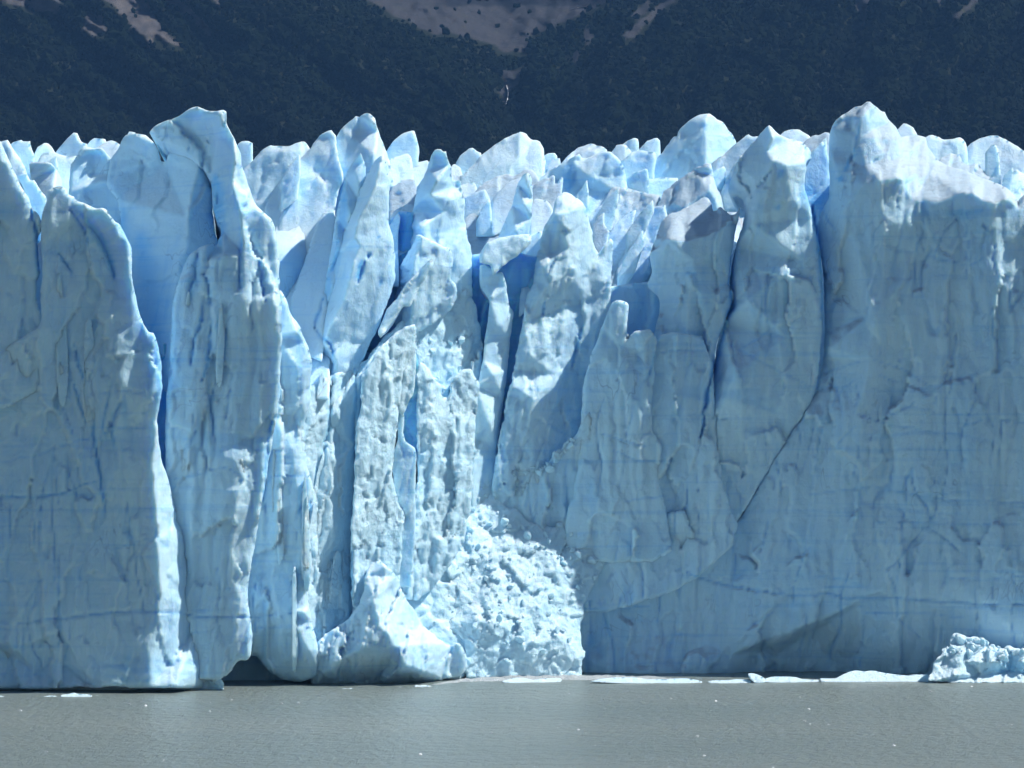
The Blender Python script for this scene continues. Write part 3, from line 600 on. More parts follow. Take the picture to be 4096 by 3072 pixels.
block('serac', 'dusty pyramid of ice behind the wrinkled cap', SR, 557.0, "C0 1270,860,3 1320,730,3 1440,640,2 1550,570,1 1640,515,0 1700,505,0 1712,600,1.5 1745,720,2.5 1830,800,4 1830,1000,4 1280,1000,3", -0.25, .85, style='serac', s=.28, dirt=.8, inner="C0 1690,560,-.3 1690,720,-.3")
block('serac', 'blue lit ice pane between the dusty pyramid and the triangular peak', SR, 562.0, "C0 1690,620 1740,560 1800,530 1818,560 1815,620 1800,750 1830,900 1700,900", 0.2, .4, style='smooth', s=.3, vein=.15)
block('serac', 'slim ice blade leaning against the triangular peak', SR, 559.0, "C0 1780,740 1820,640 1880,520 1950,437 1962,450 1960,600 1950,900 1790,900", -0.3, .4, style='smooth', s=.28)
block('serac', 'long ice shoulder falling left between the great dome and triangular peak', SR, 571.0, "C0 1690,520 1780,450 1990,275 2030,300 2070,290 2100,300 2120,800 1690,800", -0.4, .6, style='smooth', s=.3, dirt=.2)
# ---------------------------------------------------------------- right-hand columns
r1 = block('ice_column', 'ice column with a wrinkled dirty snow cap right of centre', 'ice column', 535.5,
      "C0 1205,1240,5 1250,1120,5 1300,980,8 1360,910,9 1440,900,9 1560,830,11 1640,780,12 1690,800,11 1725,925,7 1765,850,7 1820,890,6 1850,930,5 1890,922,4 1932,850,5 1937,900,4.5 1900,1020,4 1870,1200,3.5 1840,1400,3 1832,1460,3 1880,1550,3 C1 1870,20,3 1835,110,3 1760,290,3 1735,400,3 1700,650,3 1660,760,3 1640,1000,3 1680,1300,3 1650,1659,3 1250,1659,0 1200,900,0 1240,300,2 1290,60,3 C0 1280,1580,4 1180,1500,6 1225,1380,5",
      -0.20, 0, T=14, style='wall', s=.25, r=1.0, dirt=.9, inner="C0 1380,1120,.2 1400,1160,0 1460,1150,0 1510,1130,0 1570,1080,.6 1640,1100,0 1820,1005,.8 1560,1300,-.6 1520,1600,-.7 1640,1560,0 1750,1200,.4 1330,1180,1.5 C1 1500,300,-.5 1440,700,-.3")
block('ice_column', 'ice column under the triangular peak with frothy sunlit patches', 'ice column', 532.8,
      "C0 1960,980,5 1985,800,6 1830,760,9 1850,650,8 1900,500,7 2000,380,6 2080,290,5 D0 155,198,3 200,240,4 260,290,5 330,320,6 430,340,7 490,400,8 517,460,8 455,500,2 462,560,2 447,700,2 482,830,2.5 512,950,3 552,1120,3 572,1200,3 577,1380,3 592,1580,3 D1 590,200,3 570,500,3 530,780,3 350,1050,3 120,1420,3 C2 1890,215,2 1830,150,2 C1 1790,1600,2 1740,1350,2 1660,1100,4 1640,900,4 1700,650,4 1740,400,4 1780,200,4 1860,0,5 C0 1850,1440,5 1890,1200,5",
      -0.20, 0, T=14, style='wall', s=.25, r=1.2, dirt=.15, inner="D0 190,300,.5 180,480,0 300,520,0 160,620,0 60,800,0 20,1000,0 C1 1985,0,-.5 1890,600,-.8 1770,900,-.6 1745,1280,-.2 D0 350,800,.4 450,1300,1 D1 300,300,1 200,800,.8 C0 2150,420,2.2 2050,640,2")
block('serac', 'glowing blue ice wedge in the slot left of the highest right peak', SR, 557.0, "D0 430,560 450,480 520,400 590,330 622,380 645,500 660,1000 600,1200 440,1100", 0.1, .3, style='smooth', s=.28, vein=.25, mat='ice')
right_wall = block('ice_wall', 'huge right ice wall rising to the highest peak with snow on its shoulder', 'ice wall', 530.5,
      "D0 655,760,5 640,400,6 650,250,6 680,180,6 740,130,6 800,95,6 850,55,7 910,40,7 960,5,7 1000,40,7 1050,75,8 1052,95,8 1092,90,9 1110,130,9 1140,180,9 1190,220,10 1212,300,10 1280,285,12 1420,290,13 1432,360,12 1480,440,11.5 1530,500,11 1620,540,11 1720,560,11 1800,600,10.5 1900,640,10 2000,670,9 2090,720,7 2150,790,5 2172,870,3 2200,760,4 2300,700,5 2700,900,5 "
      "D1 2700,800,0 D2 2700,1480,1 2000,1475,2 1500,1470,4 900,1465,6.5 500,1470,6.5 0,1465,4.5 C2 1800,1440,0 1300,1430,-3.5 900,1435,-4.5 650,1430,-5.0 660,1230,-5.0 620,1000,-5.0 650,850,-5.0 750,700,-4.5 850,480,-4.0 960,330,-4.0 1030,170,-3.5 1120,150,-3.5 1300,110,-3.5 1500,70,-3.0 1700,110,0 1890,225,1 D1 125,1425,1 350,1055,1 530,790,2 600,500,4 615,250,4 605,0,4 D0 600,1380,5 560,1150,6 560,950,6",
      -0.30, 0.03, T=18, style='wall', s=.28, r=1.6, dirt=.85, amp=.9,
      inner="D0 900,150,4.5 880,300,4 820,500,3.5 740,660,3 750,900,1.5 930,690,.5 1060,640,.2 1180,620,.4 1235,665,.5 940,520,2.6 1200,310,7 1215,480,5.5 1260,600,3 1320,800,1.5 1300,980,.8 1390,890,1.0 1560,810,.8 1700,755,.6 1800,740,.6 1880,805,.7 1980,830,.6 2080,790,.8 1500,600,7 1800,660,6 1050,1000,0 900,1300,.2 1250,1300,1.5 1500,1300,1.6 1750,1000,2 1900,1300,1 D1 1000,100,-.8 980,480,-.9 890,900,-.6 830,1400,-.3 650,400,1.5 700,900,.8 600,1300,1.0 1300,600,.6 1800,500,1.1 1400,1300,.3 2000,1200,.2 D2 780,300,-.3 720,600,0 400,400,.4 1400,250,.1 1150,560,.2 1700,700,0 1300,700,.2 200,900,.2 C2 1700,600,0 1200,500,-1 1300,1000,-1 900,900,-2 D2 370,1045,.3 420,1100,4.2 700,1300,6 1000,950,2 1050,735,.2 1050,760,1.4 1190,800,1.6 1200,1000,1.8 1300,1290,4 1500,1290,3.5 900,790,.4 900,820,1.0 600,950,.4 620,1000,2.6 150,1150,.6 200,1250,3.5 C2 2150,1110,.2 2100,1200,3.5 1880,1240,.5 1900,1330,1.4")
block('serac', 'small rounded ice knob behind the highest right peak', SR, 574.0, "D0 1180,250 1250,183 1320,220 1357,285 1380,700 1180,700", 0.1, .7, style='smooth', s=.34, dirt=.3)
block('serac', 'low pale ice bank right of the small rounded knob', SR, 570.0, "D0 1400,330 1430,287 1480,280 1560,320 1640,315 1690,298 1740,330 1752,385 1800,800 1400,800", 0.0, .6, style='smooth', s=.34)
block('serac', 'grey wind-scoured ice pinnacle on the right snow shoulder', SR, 560.0, "D0 1510,510 1560,460 1620,425 1690,440 1720,500 1760,520 1850,515 1862,550 1950,630 2010,690 2020,900 1520,900", 0.15, .9, style='serac', s=.3, dirt=.9)
block('serac', 'big smooth ice hump at the right end of the skyline', SR, 578.0, "D0 1735,390 1850,310 1960,283 2060,310 2150,370 2300,470 2600,520 2600,1000 1740,1000", -0.05, .7, style='smooth', s=.34, dirt=.5, T=22)
block('serac', 'slim bright ice stick at the right picture edge', SR, 557.0, "D0 2025,720 2050,600 2120,542 2130,580 2110,680 2115,900 2020,950", -0.2, .4, style='smooth', s=.26, r=.6)
block('serac', 'jumble of bright ice chunks at the right picture edge', SR, 561.0, "D0 2100,620 2150,560 2200,600 2300,580 2600,600 2600,1000 2090,1000", 0.2, .9, style='rubble', s=.3)
block('serac', 'rounded ice cap between the triangular peak and highest right peak', SR, 574.0, "D0 235,300 280,255 340,235 400,240 490,290 520,330 530,700 230,700", 0.1, .7, style='smooth', s=.34, dirt=.4)
block('serac', 'dusty jagged ice crest left of the highest right peak', SR, 569.0, "D0 430,350 520,280 560,285 610,258 655,270 660,700 430,700", -0.1, .8, style='serac', s=.32, dirt=.9)
# ---------------------------------------------------------------- the broken recess in the middle
recess = block('ice_wall', 'sunlit chipped ice wall at the back of the central recess', 'ice wall', 526,
      "B1 380,760 560,640 900,520 1050,330 1200,180 1500,0 1800,-100 1900,600 1850,1300 1900,1700 B2 2000,500 2100,1380 1700,1400 1500,1460 1000,1500 500,1500 400,1000 B1 380,1500 380,600",
      0.95, .05, T=18, style='rough', s=.26, r=1.0, mat='fresh')
col_m1 = block('ice_column', 'set back ice column between the slender column and the pitted column', 'ice column', 516.5,
      "B1 560,560,5 640,480,4.5 780,440,4 880,440,3 905,640,1 898,900,1.5 858,1000,1.5 840,1200,1.5 850,1400,2 835,1659,2 B2 838,150,2 803,420,2 812,600,2 803,940,2 820,1300,2 560,1300,1 540,900,1 500,600,1 480,100,1 B1 480,1600,1 500,1000,2",
      0.60, .06, T=8, style='rough', s=.22, r=1.1, amp=.7, mat='fresh', inner="B1 700,900,0 690,1300,-.2 650,1600,-.2 B2 690,300,0 720,700,.2")
col_m2 = block('ice_column', 'tall pitted ice column just left of the narrow blue slot', 'ice column', 518,
      "B1 895,620 940,560 1000,430 1100,320 1200,250 1330,180 1345,260 1330,400 1300,460 1220,640 1210,780 1190,900 1180,1100 1150,1250 1140,1400 1180,1600 B2 1200,50 1250,140 1220,300 1200,700 1150,1000 830,1000 810,500 820,100 B1 845,1400 850,1000 890,900",
      0.62, .08, T=7, style='rough', s=.22, r=1.1, amp=.8, mat='fresh')
block('ice_block', 'snow topped leaf shaped ice block in front of a blue slot', 'ice block', 521,
      "B1 1185,870 1230,860 1240,960 1225,1050 1250,1140 1330,1190 1340,1260 1330,1500 1330,1659 B2 1330,300 1300,700 1180,700 1200,100 B1 1160,1480 1140,1350 1160,1220 1190,1120", 0.05, .05, T=7, style='serac', s=.22, r=.9)
block('ice_block', 'chain of rounded ice knobs above the leaf shaped block', 'ice block', 521.5, "B1 1290,290 1320,350 1340,440 1330,600 1320,760 1280,800 1230,940 1190,900 1200,780 1150,720 1180,650 1240,560 1300,440 1265,330", 0.2, .2, T=5, style='rough', s=.22, r=.8, mat='fresh')
slab_m = block('ice_slab', 'rough sunlit ice slab right of the narrow blue slot', 'ice slab', 526,
      "B1 1345,500 1400,500 1480,640 1540,700 1530,760 1600,800 1620,650 1700,560 1790,560 1840,700 1820,900 1790,1300 1780,1659 B2 1700,400 1400,800 1200,800 1250,250 B1 1345,1500 1350,1250 1340,800", 0.55, .12, T=10, style='rough', s=.24, r=.9, mat='fresh')
block('blue_ice_face', 'narrow strip of clear blue ice in the slot beside the leaf shaped block', 'blue ice', 526, "B1 1255,440 1330,400 1400,700 1400,1300 1250,1300 1180,900", 0.2, 0, T=4, style='serac', s=.3, mat='deep', vein=-.25)
block('ice_slab', 'smooth grey ice slab left of the deep blue crevasse', 'ice slab', 534,
      "B1 1770,1500,0 1790,1100,0 1825,700,0 1875,480,0 1885,330,0 1910,200,0 1930,0,0 B0 1850,1500,1 1845,1330,1 1900,1320,1 1985,1390,1 2030,1380,1 2062,1500,1.5 2085,1659,2.5 B1 2120,100,3 2095,300,3.5 2070,560,3.5 2040,800,3.5 1985,1200,3.5 1990,1659,3 1780,1700,0", -0.1, .04, T=8, style='smooth', s=.24, r=1.2, inner="B1 1960,600,0 1930,1000,0 2000,200,0")
block('blue_ice_face', 'deep blue ice at the back of the central crevasse', 'blue ice', 539.8, "B0 1780,1250 2100,1200 C0 250,1250 450,1300 B1 2300,600 2250,1500 1850,1500 1800,600", 0.1, 0, T=4, style='serac', s=.3, mat='deep', vein=-.25)
block('ice_log', 'fallen ice log bridging two slabs above the crevasse', 'ice log', 533, "B0 1845,1240 1900,1150 2000,1110 2100,1090 2200,1078 C0 225,1073 257,1100 240,1150 170,1230 60,1310 0,1355 B0 1960,1410 1930,1330 1850,1310", 0.1, .4, T=6, style='serac', s=.22, r=1.6)
slab_n2 = block('ice_slab', 'tall sunlit ice slab with a snowy head right of the deep crevasse', 'ice slab', 536,
      "C0 270,1450,2.20 300,1250,2.20 350,1040,1.65 440,880,1.10 455,790,1.65 500,735,2.75 560,755,2.75 630,800,3.03 688,830,3.30 692,900,3.03 722,1000,3.30 747,1100,3.58 762,1190,3.85 800,1250,4.12 850,1150,4.12 907,1105,4.40 902,1300,4.40 888,1480,4.40 895,1659,4.40 C1 900,300,4.40 900,1659,4.40 C2 500,200,2.20 0,200,1.65 C1 -70,1500,1.10 B1 1975,1300,1.10 2010,1100,1.10 2050,900,1.10 2065,760,1.10 2125,560,1.10 2160,350,1.10 2200,180,1.10 C0 200,1640,1.65",
      0.12, .06, T=4, style='rough', s=.24, r=1.0, amp=.7, inner="C0 440,920,-.3 590,890,.8 560,1200,.4 530,1400,.2 700,1400,3 760,1600,4.5 380,1500,-.2 330,1350,0 C1 250,450,0 280,800,.3 450,600,2.2 620,600,4.5 200,1100,.3 400,1000,2 100,700,0")
block('blue_ice_face', 'glowing blue ice behind the twin topped pillar', 'blue ice', 543, "C1 600,500 850,-100 1200,-150 1350,-100 1350,500 700,1200", 0.1, 0, T=4, style='smooth', s=.4, mat='ice', vein=.35)
block('ice_pillar', 'twin topped free standing ice pillar in the middle of the front', 'ice pillar', 534.3,
      "C1 900,30 930,0 1010,10 1037,50 1022,150 1027,230 1012,300 1022,348 1062,260 1160,237 1210,230 1242,290 1270,335 1247,420 1237,540 1247,600 1232,680 1222,800 1217,940 1222,1060 1262,1090 1297,1160 1292,1270 1278,1350 1290,1500 1330,1659 C2 1400,500 500,500 C1 540,1659 590,1600 600,1500 625,1350 650,1000 672,650 742,420 802,270 862,110",
      -0.16, .0, T=4, style='wall', s=.23, r=1.5, amp=.8, inner="C1 970,60,.2 1000,380,.5 880,500,-.4 800,900,-.4 1100,300,-.2 1100,900,-.5 1200,1250,0")
rim_wall = block('ice_wall', 'shadowed ice wall with a crumbly lit rim behind the twin topped pillar', 'ice wall', 535.2,
      "C1 -60,1430 100,1345 210,1325 370,1345 400,1290 470,1215 600,1115 700,900 1000,600 1220,400 1300,250 1700,300 1760,1400 C2 1950,300 1500,700 900,900 600,900 300,700 0,500 B1 1950,1600",
      -0.08, 0, T=14, style='wall', s=.25, r=1.2)
heap = block('ice_rubble_heap', 'heap of bright broken ice rubble spilled into the central recess', 'ice rubble', 529.5,
      "B1 1330,1500,3.60 1480,1610,3.60 1640,1590,4.05 1740,1500,4.05 1830,1450,4.28 1920,1440,4.28 1985,1370,4.50 C1 -20,1560,4.05 C2 0,15,3.60 60,70,3.15 150,75,2.70 230,190,2.25 340,215,2.25 440,230,2.25 480,170,2.48 560,80,2.70 640,28,2.70 700,50,2.70 722,110,2.48 690,200,2.25 760,240,2.02 840,310,1.80 880,240,1.89 930,160,2.02 1030,168,2.25 1010,230,1.80 950,330,1.57 850,480,1.35 750,700,0.90 700,780,.8 662,850,0.68 690,930,.5 632,1000,0.45 660,1080,.2 640,1150,.1 692,1240,0.00 645,1330,0 670,1440,0.00 300,1440,0.00 B2 2212,1420,0.00 1950,1430,0.00 1700,1440,0.45 1740,1150,0.45 1700,1100,0.45 1500,1000,1.35 1330,800,2.25 1300,500,2.70",
      0.36, .30, T=10, style='rubble', s=.22, r=1.0, mat='fresh', amp=.75, inner="B2 1900,960,-1 2212,1100,-1.6 C2 250,1150,-1.8 520,1100,-1.4 560,950,0 300,900,-.6 B2 2000,600,.6 C2 100,500,1 500,500,1 800,450,1")
mound = block('ice_mound', 'rounded mound of crushed ice at the left foot of the rubble', 'ice mound', 512,
      "B2 700,1010,1 800,960,1 915,770,1 925,600,2 980,510,3 1040,490,3 1110,540,3 1170,610,4 1210,680,5 1220,760,5 1300,850,6 1380,1000,7 1500,1100,8 1600,1180,9 1700,1150,10 1760,1340,11 1700,1410,11 1550,1440,9 1300,1490,7 1000,1510,5 700,1520,4 480,1520,3 480,1200,1",
      -0.06, .04, T=14, style='rough', s=.21, r=1.2, amp=1.15, mat='ice', inner="B2 1000,800,-.5 1050,1000,-1.2 1180,1180,-.6 900,1200,-1.6 1250,1330,-.4 1400,1380,1.5 700,1300,-1.2 1450,1150,4")
block('ice_apron', 'bright crushed ice apron between the mound and the rubble heap', 'ice apron', 525,
      "B2 1150,600 1180,300 1300,250 1450,300 1600,450 1800,700 1850,1000 1800,1350 1750,1420 1500,1470 1300,1300 1200,900", 0.55, .35, T=10, style='rubble', s=.24, r=1.0, mat='fresh', amp=.7)

# fins and flakes that stand out of the broken faces
blades(col_m1, 3, 0.8, 1.6, 5, 14, .06, seed=3, mat='fresh')
blades(recess, 14, 0.9, 2.2, 6, 18, .12, seed=6, mat='fresh')
blades(tower_l, 4, 0.9, 1.9, 8, 20, .02, seed=9, yhi=2300)
blades(slender, 5, 0.7, 1.3, 6, 16, .0, seed=10, style='wall')
blades(left_wall, 3, 1.2, 2.4, 9, 20, -.03, lift=(.3, .6), seed=11, style='wall', yhi=2200)

block('ice_slab', 'bright pale blue ice strip between the fallen log and the snowy headed slab', 'ice slab', 541, "C0 200,1180 240,1090 340,1050 330,1250 290,1420 270,1560 250,1640 210,1700 150,1750 160,1600 185,1400", -0.3, .7, T=5, style='smooth', s=.24, r=.6)

CREST = [("B0 1130,900 1170,760 1235,650 1250,740 1240,900 1260,1100 1130,1100", 549, 'thin tilted ice blade in the hollow just right of the grey fin'),
         ("B0 1560,760 1590,640 1625,590 1640,700 1650,900 1560,900", 552, 'narrow pale ice blade peeping out right of the chimney shaped tower'),
         ("B0 1820,980 1870,860 1930,800 1945,900 1950,1100 1820,1100", 555, 'sharp little ice blade above the dirty snow terrace'),
         ("C0 560,900 620,760 700,640 715,760 700,1000 560,1050", 562, 'slanting ice blade below the wavy blue stained crest'),
         ("C0 760,960 850,800 960,690 950,820 900,1050 770,1100", 558, 'long slanting ice blade left of the dirt streaked ramp'),
         ("C0 1010,1080 1110,930 1230,800 1240,900 1150,1100 1020,1250", 552, 'slanting ice blade in the middle of the dirt streaked ramp'),
         ("C0 940,1420 1040,1200 1150,1040 1160,1160 1080,1400 950,1600", 546, 'lower slanting ice blade beside the second rib'),
         ("C0 1420,740 1500,620 1580,560 1590,660 1570,850 1420,850", 560, 'upright ice blade behind the dusty pyramid'),
         ("D0 560,420 585,330 620,300 632,420 640,700 560,700", 562, 'slim ice blade in the notch left of the highest right peak'),
         ("D0 1330,330 1370,280 1400,300 1420,400 1430,700 1330,700", 572, 'small ice blade on the skyline right of the rounded knob'),
         ("D0 1900,420 1960,350 2000,380 2020,520 2030,800 1900,800", 562, 'leaning ice blade on the right end hump'),
         ("A0 1000,330 1040,250 1090,262 1110,400 1120,700 1000,700", 566, 'ice blade standing behind the broad blue slab'),
         ("A0 360,560 400,480 450,450 470,560 480,800 360,800", 546, 'narrow ice blade before the low saddle on the left'),
         ("B0 250,640 320,520 400,430 410,560 380,800 250,900", 546, 'slanting ice blade on the wide pale shoulder')]
for o_, y_, l_ in CREST:
    block('serac', l_, 'serac', y_, o_, -0.35, .55, T=6, style='smooth', s=.3, r=.6)

block('blue_ice_face', 'clear blue ice deep in the cleft between the left wall and the tallest left tower', 'blue ice', 508.5, "A1 1150,400 1450,300 1500,1659 A2 1560,700 1300,700 1220,0", 0.1, .05, T=4, style='serac', s=.3, mat='deep', vein=-.3)
block('blue_ice_face', 'clear blue ice in the gap between the grey fin and the chimney shaped tower', 'blue ice', 533, "B0 1080,1000 1200,900 1320,900 1320,1659 B1 1250,200 1050,420 900,420 950,100", 0.1, .15, T=4, style='serac', s=.3, mat='deep', vein=-.3)
# ================================================================ lake
def simple_mat(name, col, rough=0.8):
    m, n, b = mat_new(name); b.inputs['Base Color'].default_value = (*col, 1); b.inputs['Roughness'].default_value = rough
    return m, n, b

m, n, b = mat_new('silty_lake_water'); M['water'] = m
pos = n.nodes.new('ShaderNodeNewGeometry').outputs['Position']
w1 = noise_n(n, scaled(n, pos, (1.0, 0.55, 1.0)), 0.8, 5.0, 0.6, 0.0)
w2 = noise_n(n, scaled(n, pos, (1.0, 0.5, 1.0)), 4.5, 3.0, 0.6, 0.0)
w3 = noise_n(n, scaled(n, pos, (0.3, 1.0, 1.0)), 0.035, 3.0, 0.5)
silt = mixc(n, mapr(n, w3, 0.35, 0.7), (0.18, 0.215, 0.20), (0.205, 0.235, 0.215))
n.links.new(silt, b.inputs['Base Color'])
b.inputs['Roughness'].default_value = 0.30; b.inputs['IOR'].default_value = 1.33; b.inputs['Specular IOR Level'].default_value = 0.35
hh = math_n(n, 'MULTIPLY_ADD', w2, 0.28, w1)
bp = nd(n, 'ShaderNodeBump', Strength=0.9, Distance=0.55); n.links.new(hh, bp.inputs['Height']); n.links.new(bp.outputs[0], b.inputs['Normal'])
gxw = np.concatenate([[-1700, -1000, -400], np.linspace(-120, 120, 241), [400, 1000, 1700]])
gyw = np.concatenate([[-400, -200, 0, 250], np.linspace(340, 600, 261), [900, 2500]])
X, Yg = np.meshgrid(gxw, gyw)
Zw = 0.10 * fbm(X / 5.0, Yg / 3.0, None, 300, 3) * np.clip(1 - np.abs(X) / 300, 0, 1)
nx_, ny_ = len(gxw), len(gyw)
idx = np.arange(nx_ * ny_).reshape(ny_, nx_)
q = np.stack([idx[:-1, :-1], idx[:-1, 1:], idx[1:, 1:], idx[1:, :-1]], -1).reshape(-1, 4)
lake = new_obj('lake_water', np.stack([X.ravel(), Yg.ravel(), Zw.ravel()], 1), q, M['water'], origin=None)
tag(lake, kind='structure')

# ================================================================ body of the glacier behind the front
def front_y(x):
    return np.interp(x, [-200, -66, -30, -18, 0, 20, 40, 66, 200], [535, 533, 532, 548, 572, 576, 576, 566, 560])
xs = np.concatenate([np.linspace(-700, -110, 40), np.linspace(-105, 105, 260), np.linspace(110, 700, 40)])
rows = [(-4, 0.0), (8, 0.0), (16, .0), (24, 0), (30, 0), (36, 0), (42, 0), (48, 0), (53, .5), (57, 2), (60, 6)]
rows += [(60 + 8 * (1 - math.exp(-t / 60)) + 0.028 * t, 6 + t) for t in list(np.linspace(4, 150, 60)) + [200, 300, 450, 700, 1100, 1700, 2500]]
zz = np.array([r_[0] for r_ in rows])[:, None] + 0 * xs[None]; yy = front_y(xs)[None] + np.array([r_[1] for r_ in rows])[:, None]
XX = xs[None] + 0 * zz
nz_ = fbm(XX / 9, yy / 9 + zz / 12, None, 410, 4)
top = np.clip((zz - 50) / 10, 0, 1)
zz = zz + top * (3.4 * nz_ + 2.0 * ridged(XX / 14, yy / 16, 415, 3) - 4) ; yy = yy + (1 - top) * 2.5 * fbm(XX / 6, zz / 14, None, 420, 4)
nr_, nc_ = zz.shape; idx = np.arange(nr_ * nc_).reshape(nr_, nc_)
q = np.stack([idx[:-1, :-1], idx[:-1, 1:], idx[1:, 1:], idx[1:, :-1]], -1).reshape(-1, 4)
V = np.stack([XX.ravel(), yy.ravel(), zz.ravel()], 1)
gl = new_obj('glacier_ice', V, q, M['ice'], attrs={'vein': 0.12 * (1 - top.ravel()), 'dirt': 0.6 * top.ravel()}, origin=None)
tag(gl, kind='structure')

# ================================================================ mountain side with forest
def Fz(x, y):                        # survey sheet at 2212 wide -> columns and rows
    return np.asarray(x, float) * 1.8517, np.asarray(y, float) * 1.8517
def mtn_Y(x, y):
    v = (420 - y) / 420.0
    Y = 3300 + 330 * np.clip(v, -1, 1.25) + 250 * np.clip(v - 1.25, 0, 3)
    xg = np.interp(y, [-200, 60, 110, 150, 200, 240, 330, 420], [1060, 1080, 1110, 1085, 1095, 1093, 1080, 1060])
    w = np.interp(y, [-200, 0, 100, 160, 240, 330, 420], [420, 300, 120, 60, 60, 110, 160])
    Y = Y + np.interp(y, [-200, 0, 100, 230, 330, 420], [420, 330, 220, 110, 30, 0]) * np.exp(-((x - xg) / w) ** 2)
    wl = 1 / (1 + np.exp((x - 1090) / 40))
    Y = Y - 95 * ridged((x - y * 1.3) / 230, (y + 0.3 * x) / 700, 501, 3) * wl - 80 * ridged((x + y * 0.45) / 190, y / 700, 502, 3) * (1 - wl) + 30 * fbm(x / 80, y / 60, None, 503, 3)
    return Y
polys = ["760,-70 796,0 865,41 933,68 984,72 1053,89 1073,102 1090,112 1135,109 1142,79 1179,65 1288,14 1309,0 1340,-70",
         "-40,-40 0,5 45,10 113,28 120,31 131,14 123,-40", "184,24 222,38 226,68 205,78 181,65",
         "205,-40 225,0 273,34 284,58 308,75 321,109 330,99 328,79 355,85 386,102 393,99 355,68 328,20 318,0 300,-40",
         "330,-40 359,0 386,24 420,44 451,75 461,75 441,48 410,17 386,0 350,-40", "450,-30 461,0 478,19 472,0 465,-30",
         "1846,7 1863,58 1873,34 1883,0 1880,-40 1840,-40", "2020,-40 2022,12 2032,0 2034,-40", "2071,20 2057,65 2063,62 2075,27 2114,0 2120,-20 2100,0",
         "1306,123 1330,92 1367,79 1456,0 1480,-30 1439,0 1343,75", "1237,103 1254,109 1246,133 1240,130", "1364,34 1395,3 1400,20 1370,42", "1262,60 1280,80 1272,95 1260,85",
         "1087,150 1125,158 1118,178 1101,192 1098,222 1086,224 1086,192"]
PL = [np.array([[float(c) for c in p.split(',')] for p in t.split()]) for t in polys]
def scree_at(x, y):
    sh = np.shape(x); x = np.ravel(x); y = np.ravel(y)
    xw = x + 9 * fbm(x / 30, y / 30, None, 601, 3); yw = y + 9 * fbm(x / 30, y / 30, None, 602, 3)
    out = np.zeros(len(x))
    for p in PL:
        m_ = (xw > p[:, 0].min() - 20) & (xw < p[:, 0].max() + 20) & (yw > p[:, 1].min() - 20) & (yw < p[:, 1].max() + 20)
        if not m_.any(): continue
        D, _, IN = seg_nearest(np.stack([xw[m_], yw[m_]], 1), p)
        out[m_] = np.maximum(out[m_], np.where(IN, 1.0, np.clip(1 - D / 3.0, 0, 1)))
    return out.reshape(sh)
gx_ = np.concatenate([np.linspace(-1500, -220, 30), np.linspace(-200, 2412, 520), np.linspace(2440, 3700, 30)])
gy_ = np.concatenate([np.linspace(620, 360, 20), np.linspace(350, -60, 190), np.linspace(-80, -700, 30)])
XX, YY = np.meshgrid(gx_, gy_)
DY = mtn_Y(XX, YY) + 4 * fbm(XX / 14, YY / 14, None, 520, 4)
scr = scree_at(XX, YY)
cxp, ryp = Fz(XX, YY)
V = pt(cxp, ryp, DY).reshape(-1, 3)
nr_, nc_ = XX.shape; idx = np.arange(nr_ * nc_).reshape(nr_, nc_)
q = np.stack([idx[:-1, :-1], idx[:-1, 1:], idx[1:, 1:], idx[1:, :-1]], -1).reshape(-1, 4)
m, n, b = mat_new('mountain_soil_and_scree'); M['mtn'] = m
pos = n.nodes.new('ShaderNodeNewGeometry').outputs['Position']
sa = nd(n, 'ShaderNodeAttribute', attribute_name='scree').outputs['Fac']
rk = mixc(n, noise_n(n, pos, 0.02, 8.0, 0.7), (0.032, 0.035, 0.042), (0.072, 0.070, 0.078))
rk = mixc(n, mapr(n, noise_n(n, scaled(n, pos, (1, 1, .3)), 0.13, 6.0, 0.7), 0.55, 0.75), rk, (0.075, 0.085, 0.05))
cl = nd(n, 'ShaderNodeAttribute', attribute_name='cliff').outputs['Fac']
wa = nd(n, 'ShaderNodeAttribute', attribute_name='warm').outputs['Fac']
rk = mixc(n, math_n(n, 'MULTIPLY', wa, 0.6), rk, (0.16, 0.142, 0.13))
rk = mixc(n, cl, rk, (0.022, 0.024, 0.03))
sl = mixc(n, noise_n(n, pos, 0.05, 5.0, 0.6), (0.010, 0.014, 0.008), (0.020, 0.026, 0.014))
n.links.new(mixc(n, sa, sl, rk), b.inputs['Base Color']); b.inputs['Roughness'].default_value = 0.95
b.inputs['Specular IOR Level'].default_value = 0.1
bp = nd(n, 'ShaderNodeBump', Strength=0.9, Distance=4.0); n.links.new(noise_n(n, pos, 0.1, 8.0, 0.7), bp.inputs['Height']); n.links.new(bp.outputs[0], b.inputs['Normal'])
cliff = np.clip((16 + 7 * fbm(XX / 40, YY * 0, None, 640, 3) - YY) / 6, 0, 1) * np.clip((XX - 930) / 40, 0, 1) * np.clip((1330 - XX) / 30, 0, 1)
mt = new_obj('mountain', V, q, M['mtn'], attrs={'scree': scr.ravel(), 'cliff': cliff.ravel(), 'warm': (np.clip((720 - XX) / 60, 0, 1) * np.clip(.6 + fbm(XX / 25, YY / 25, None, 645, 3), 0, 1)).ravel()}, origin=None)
tag(mt, kind='structure')

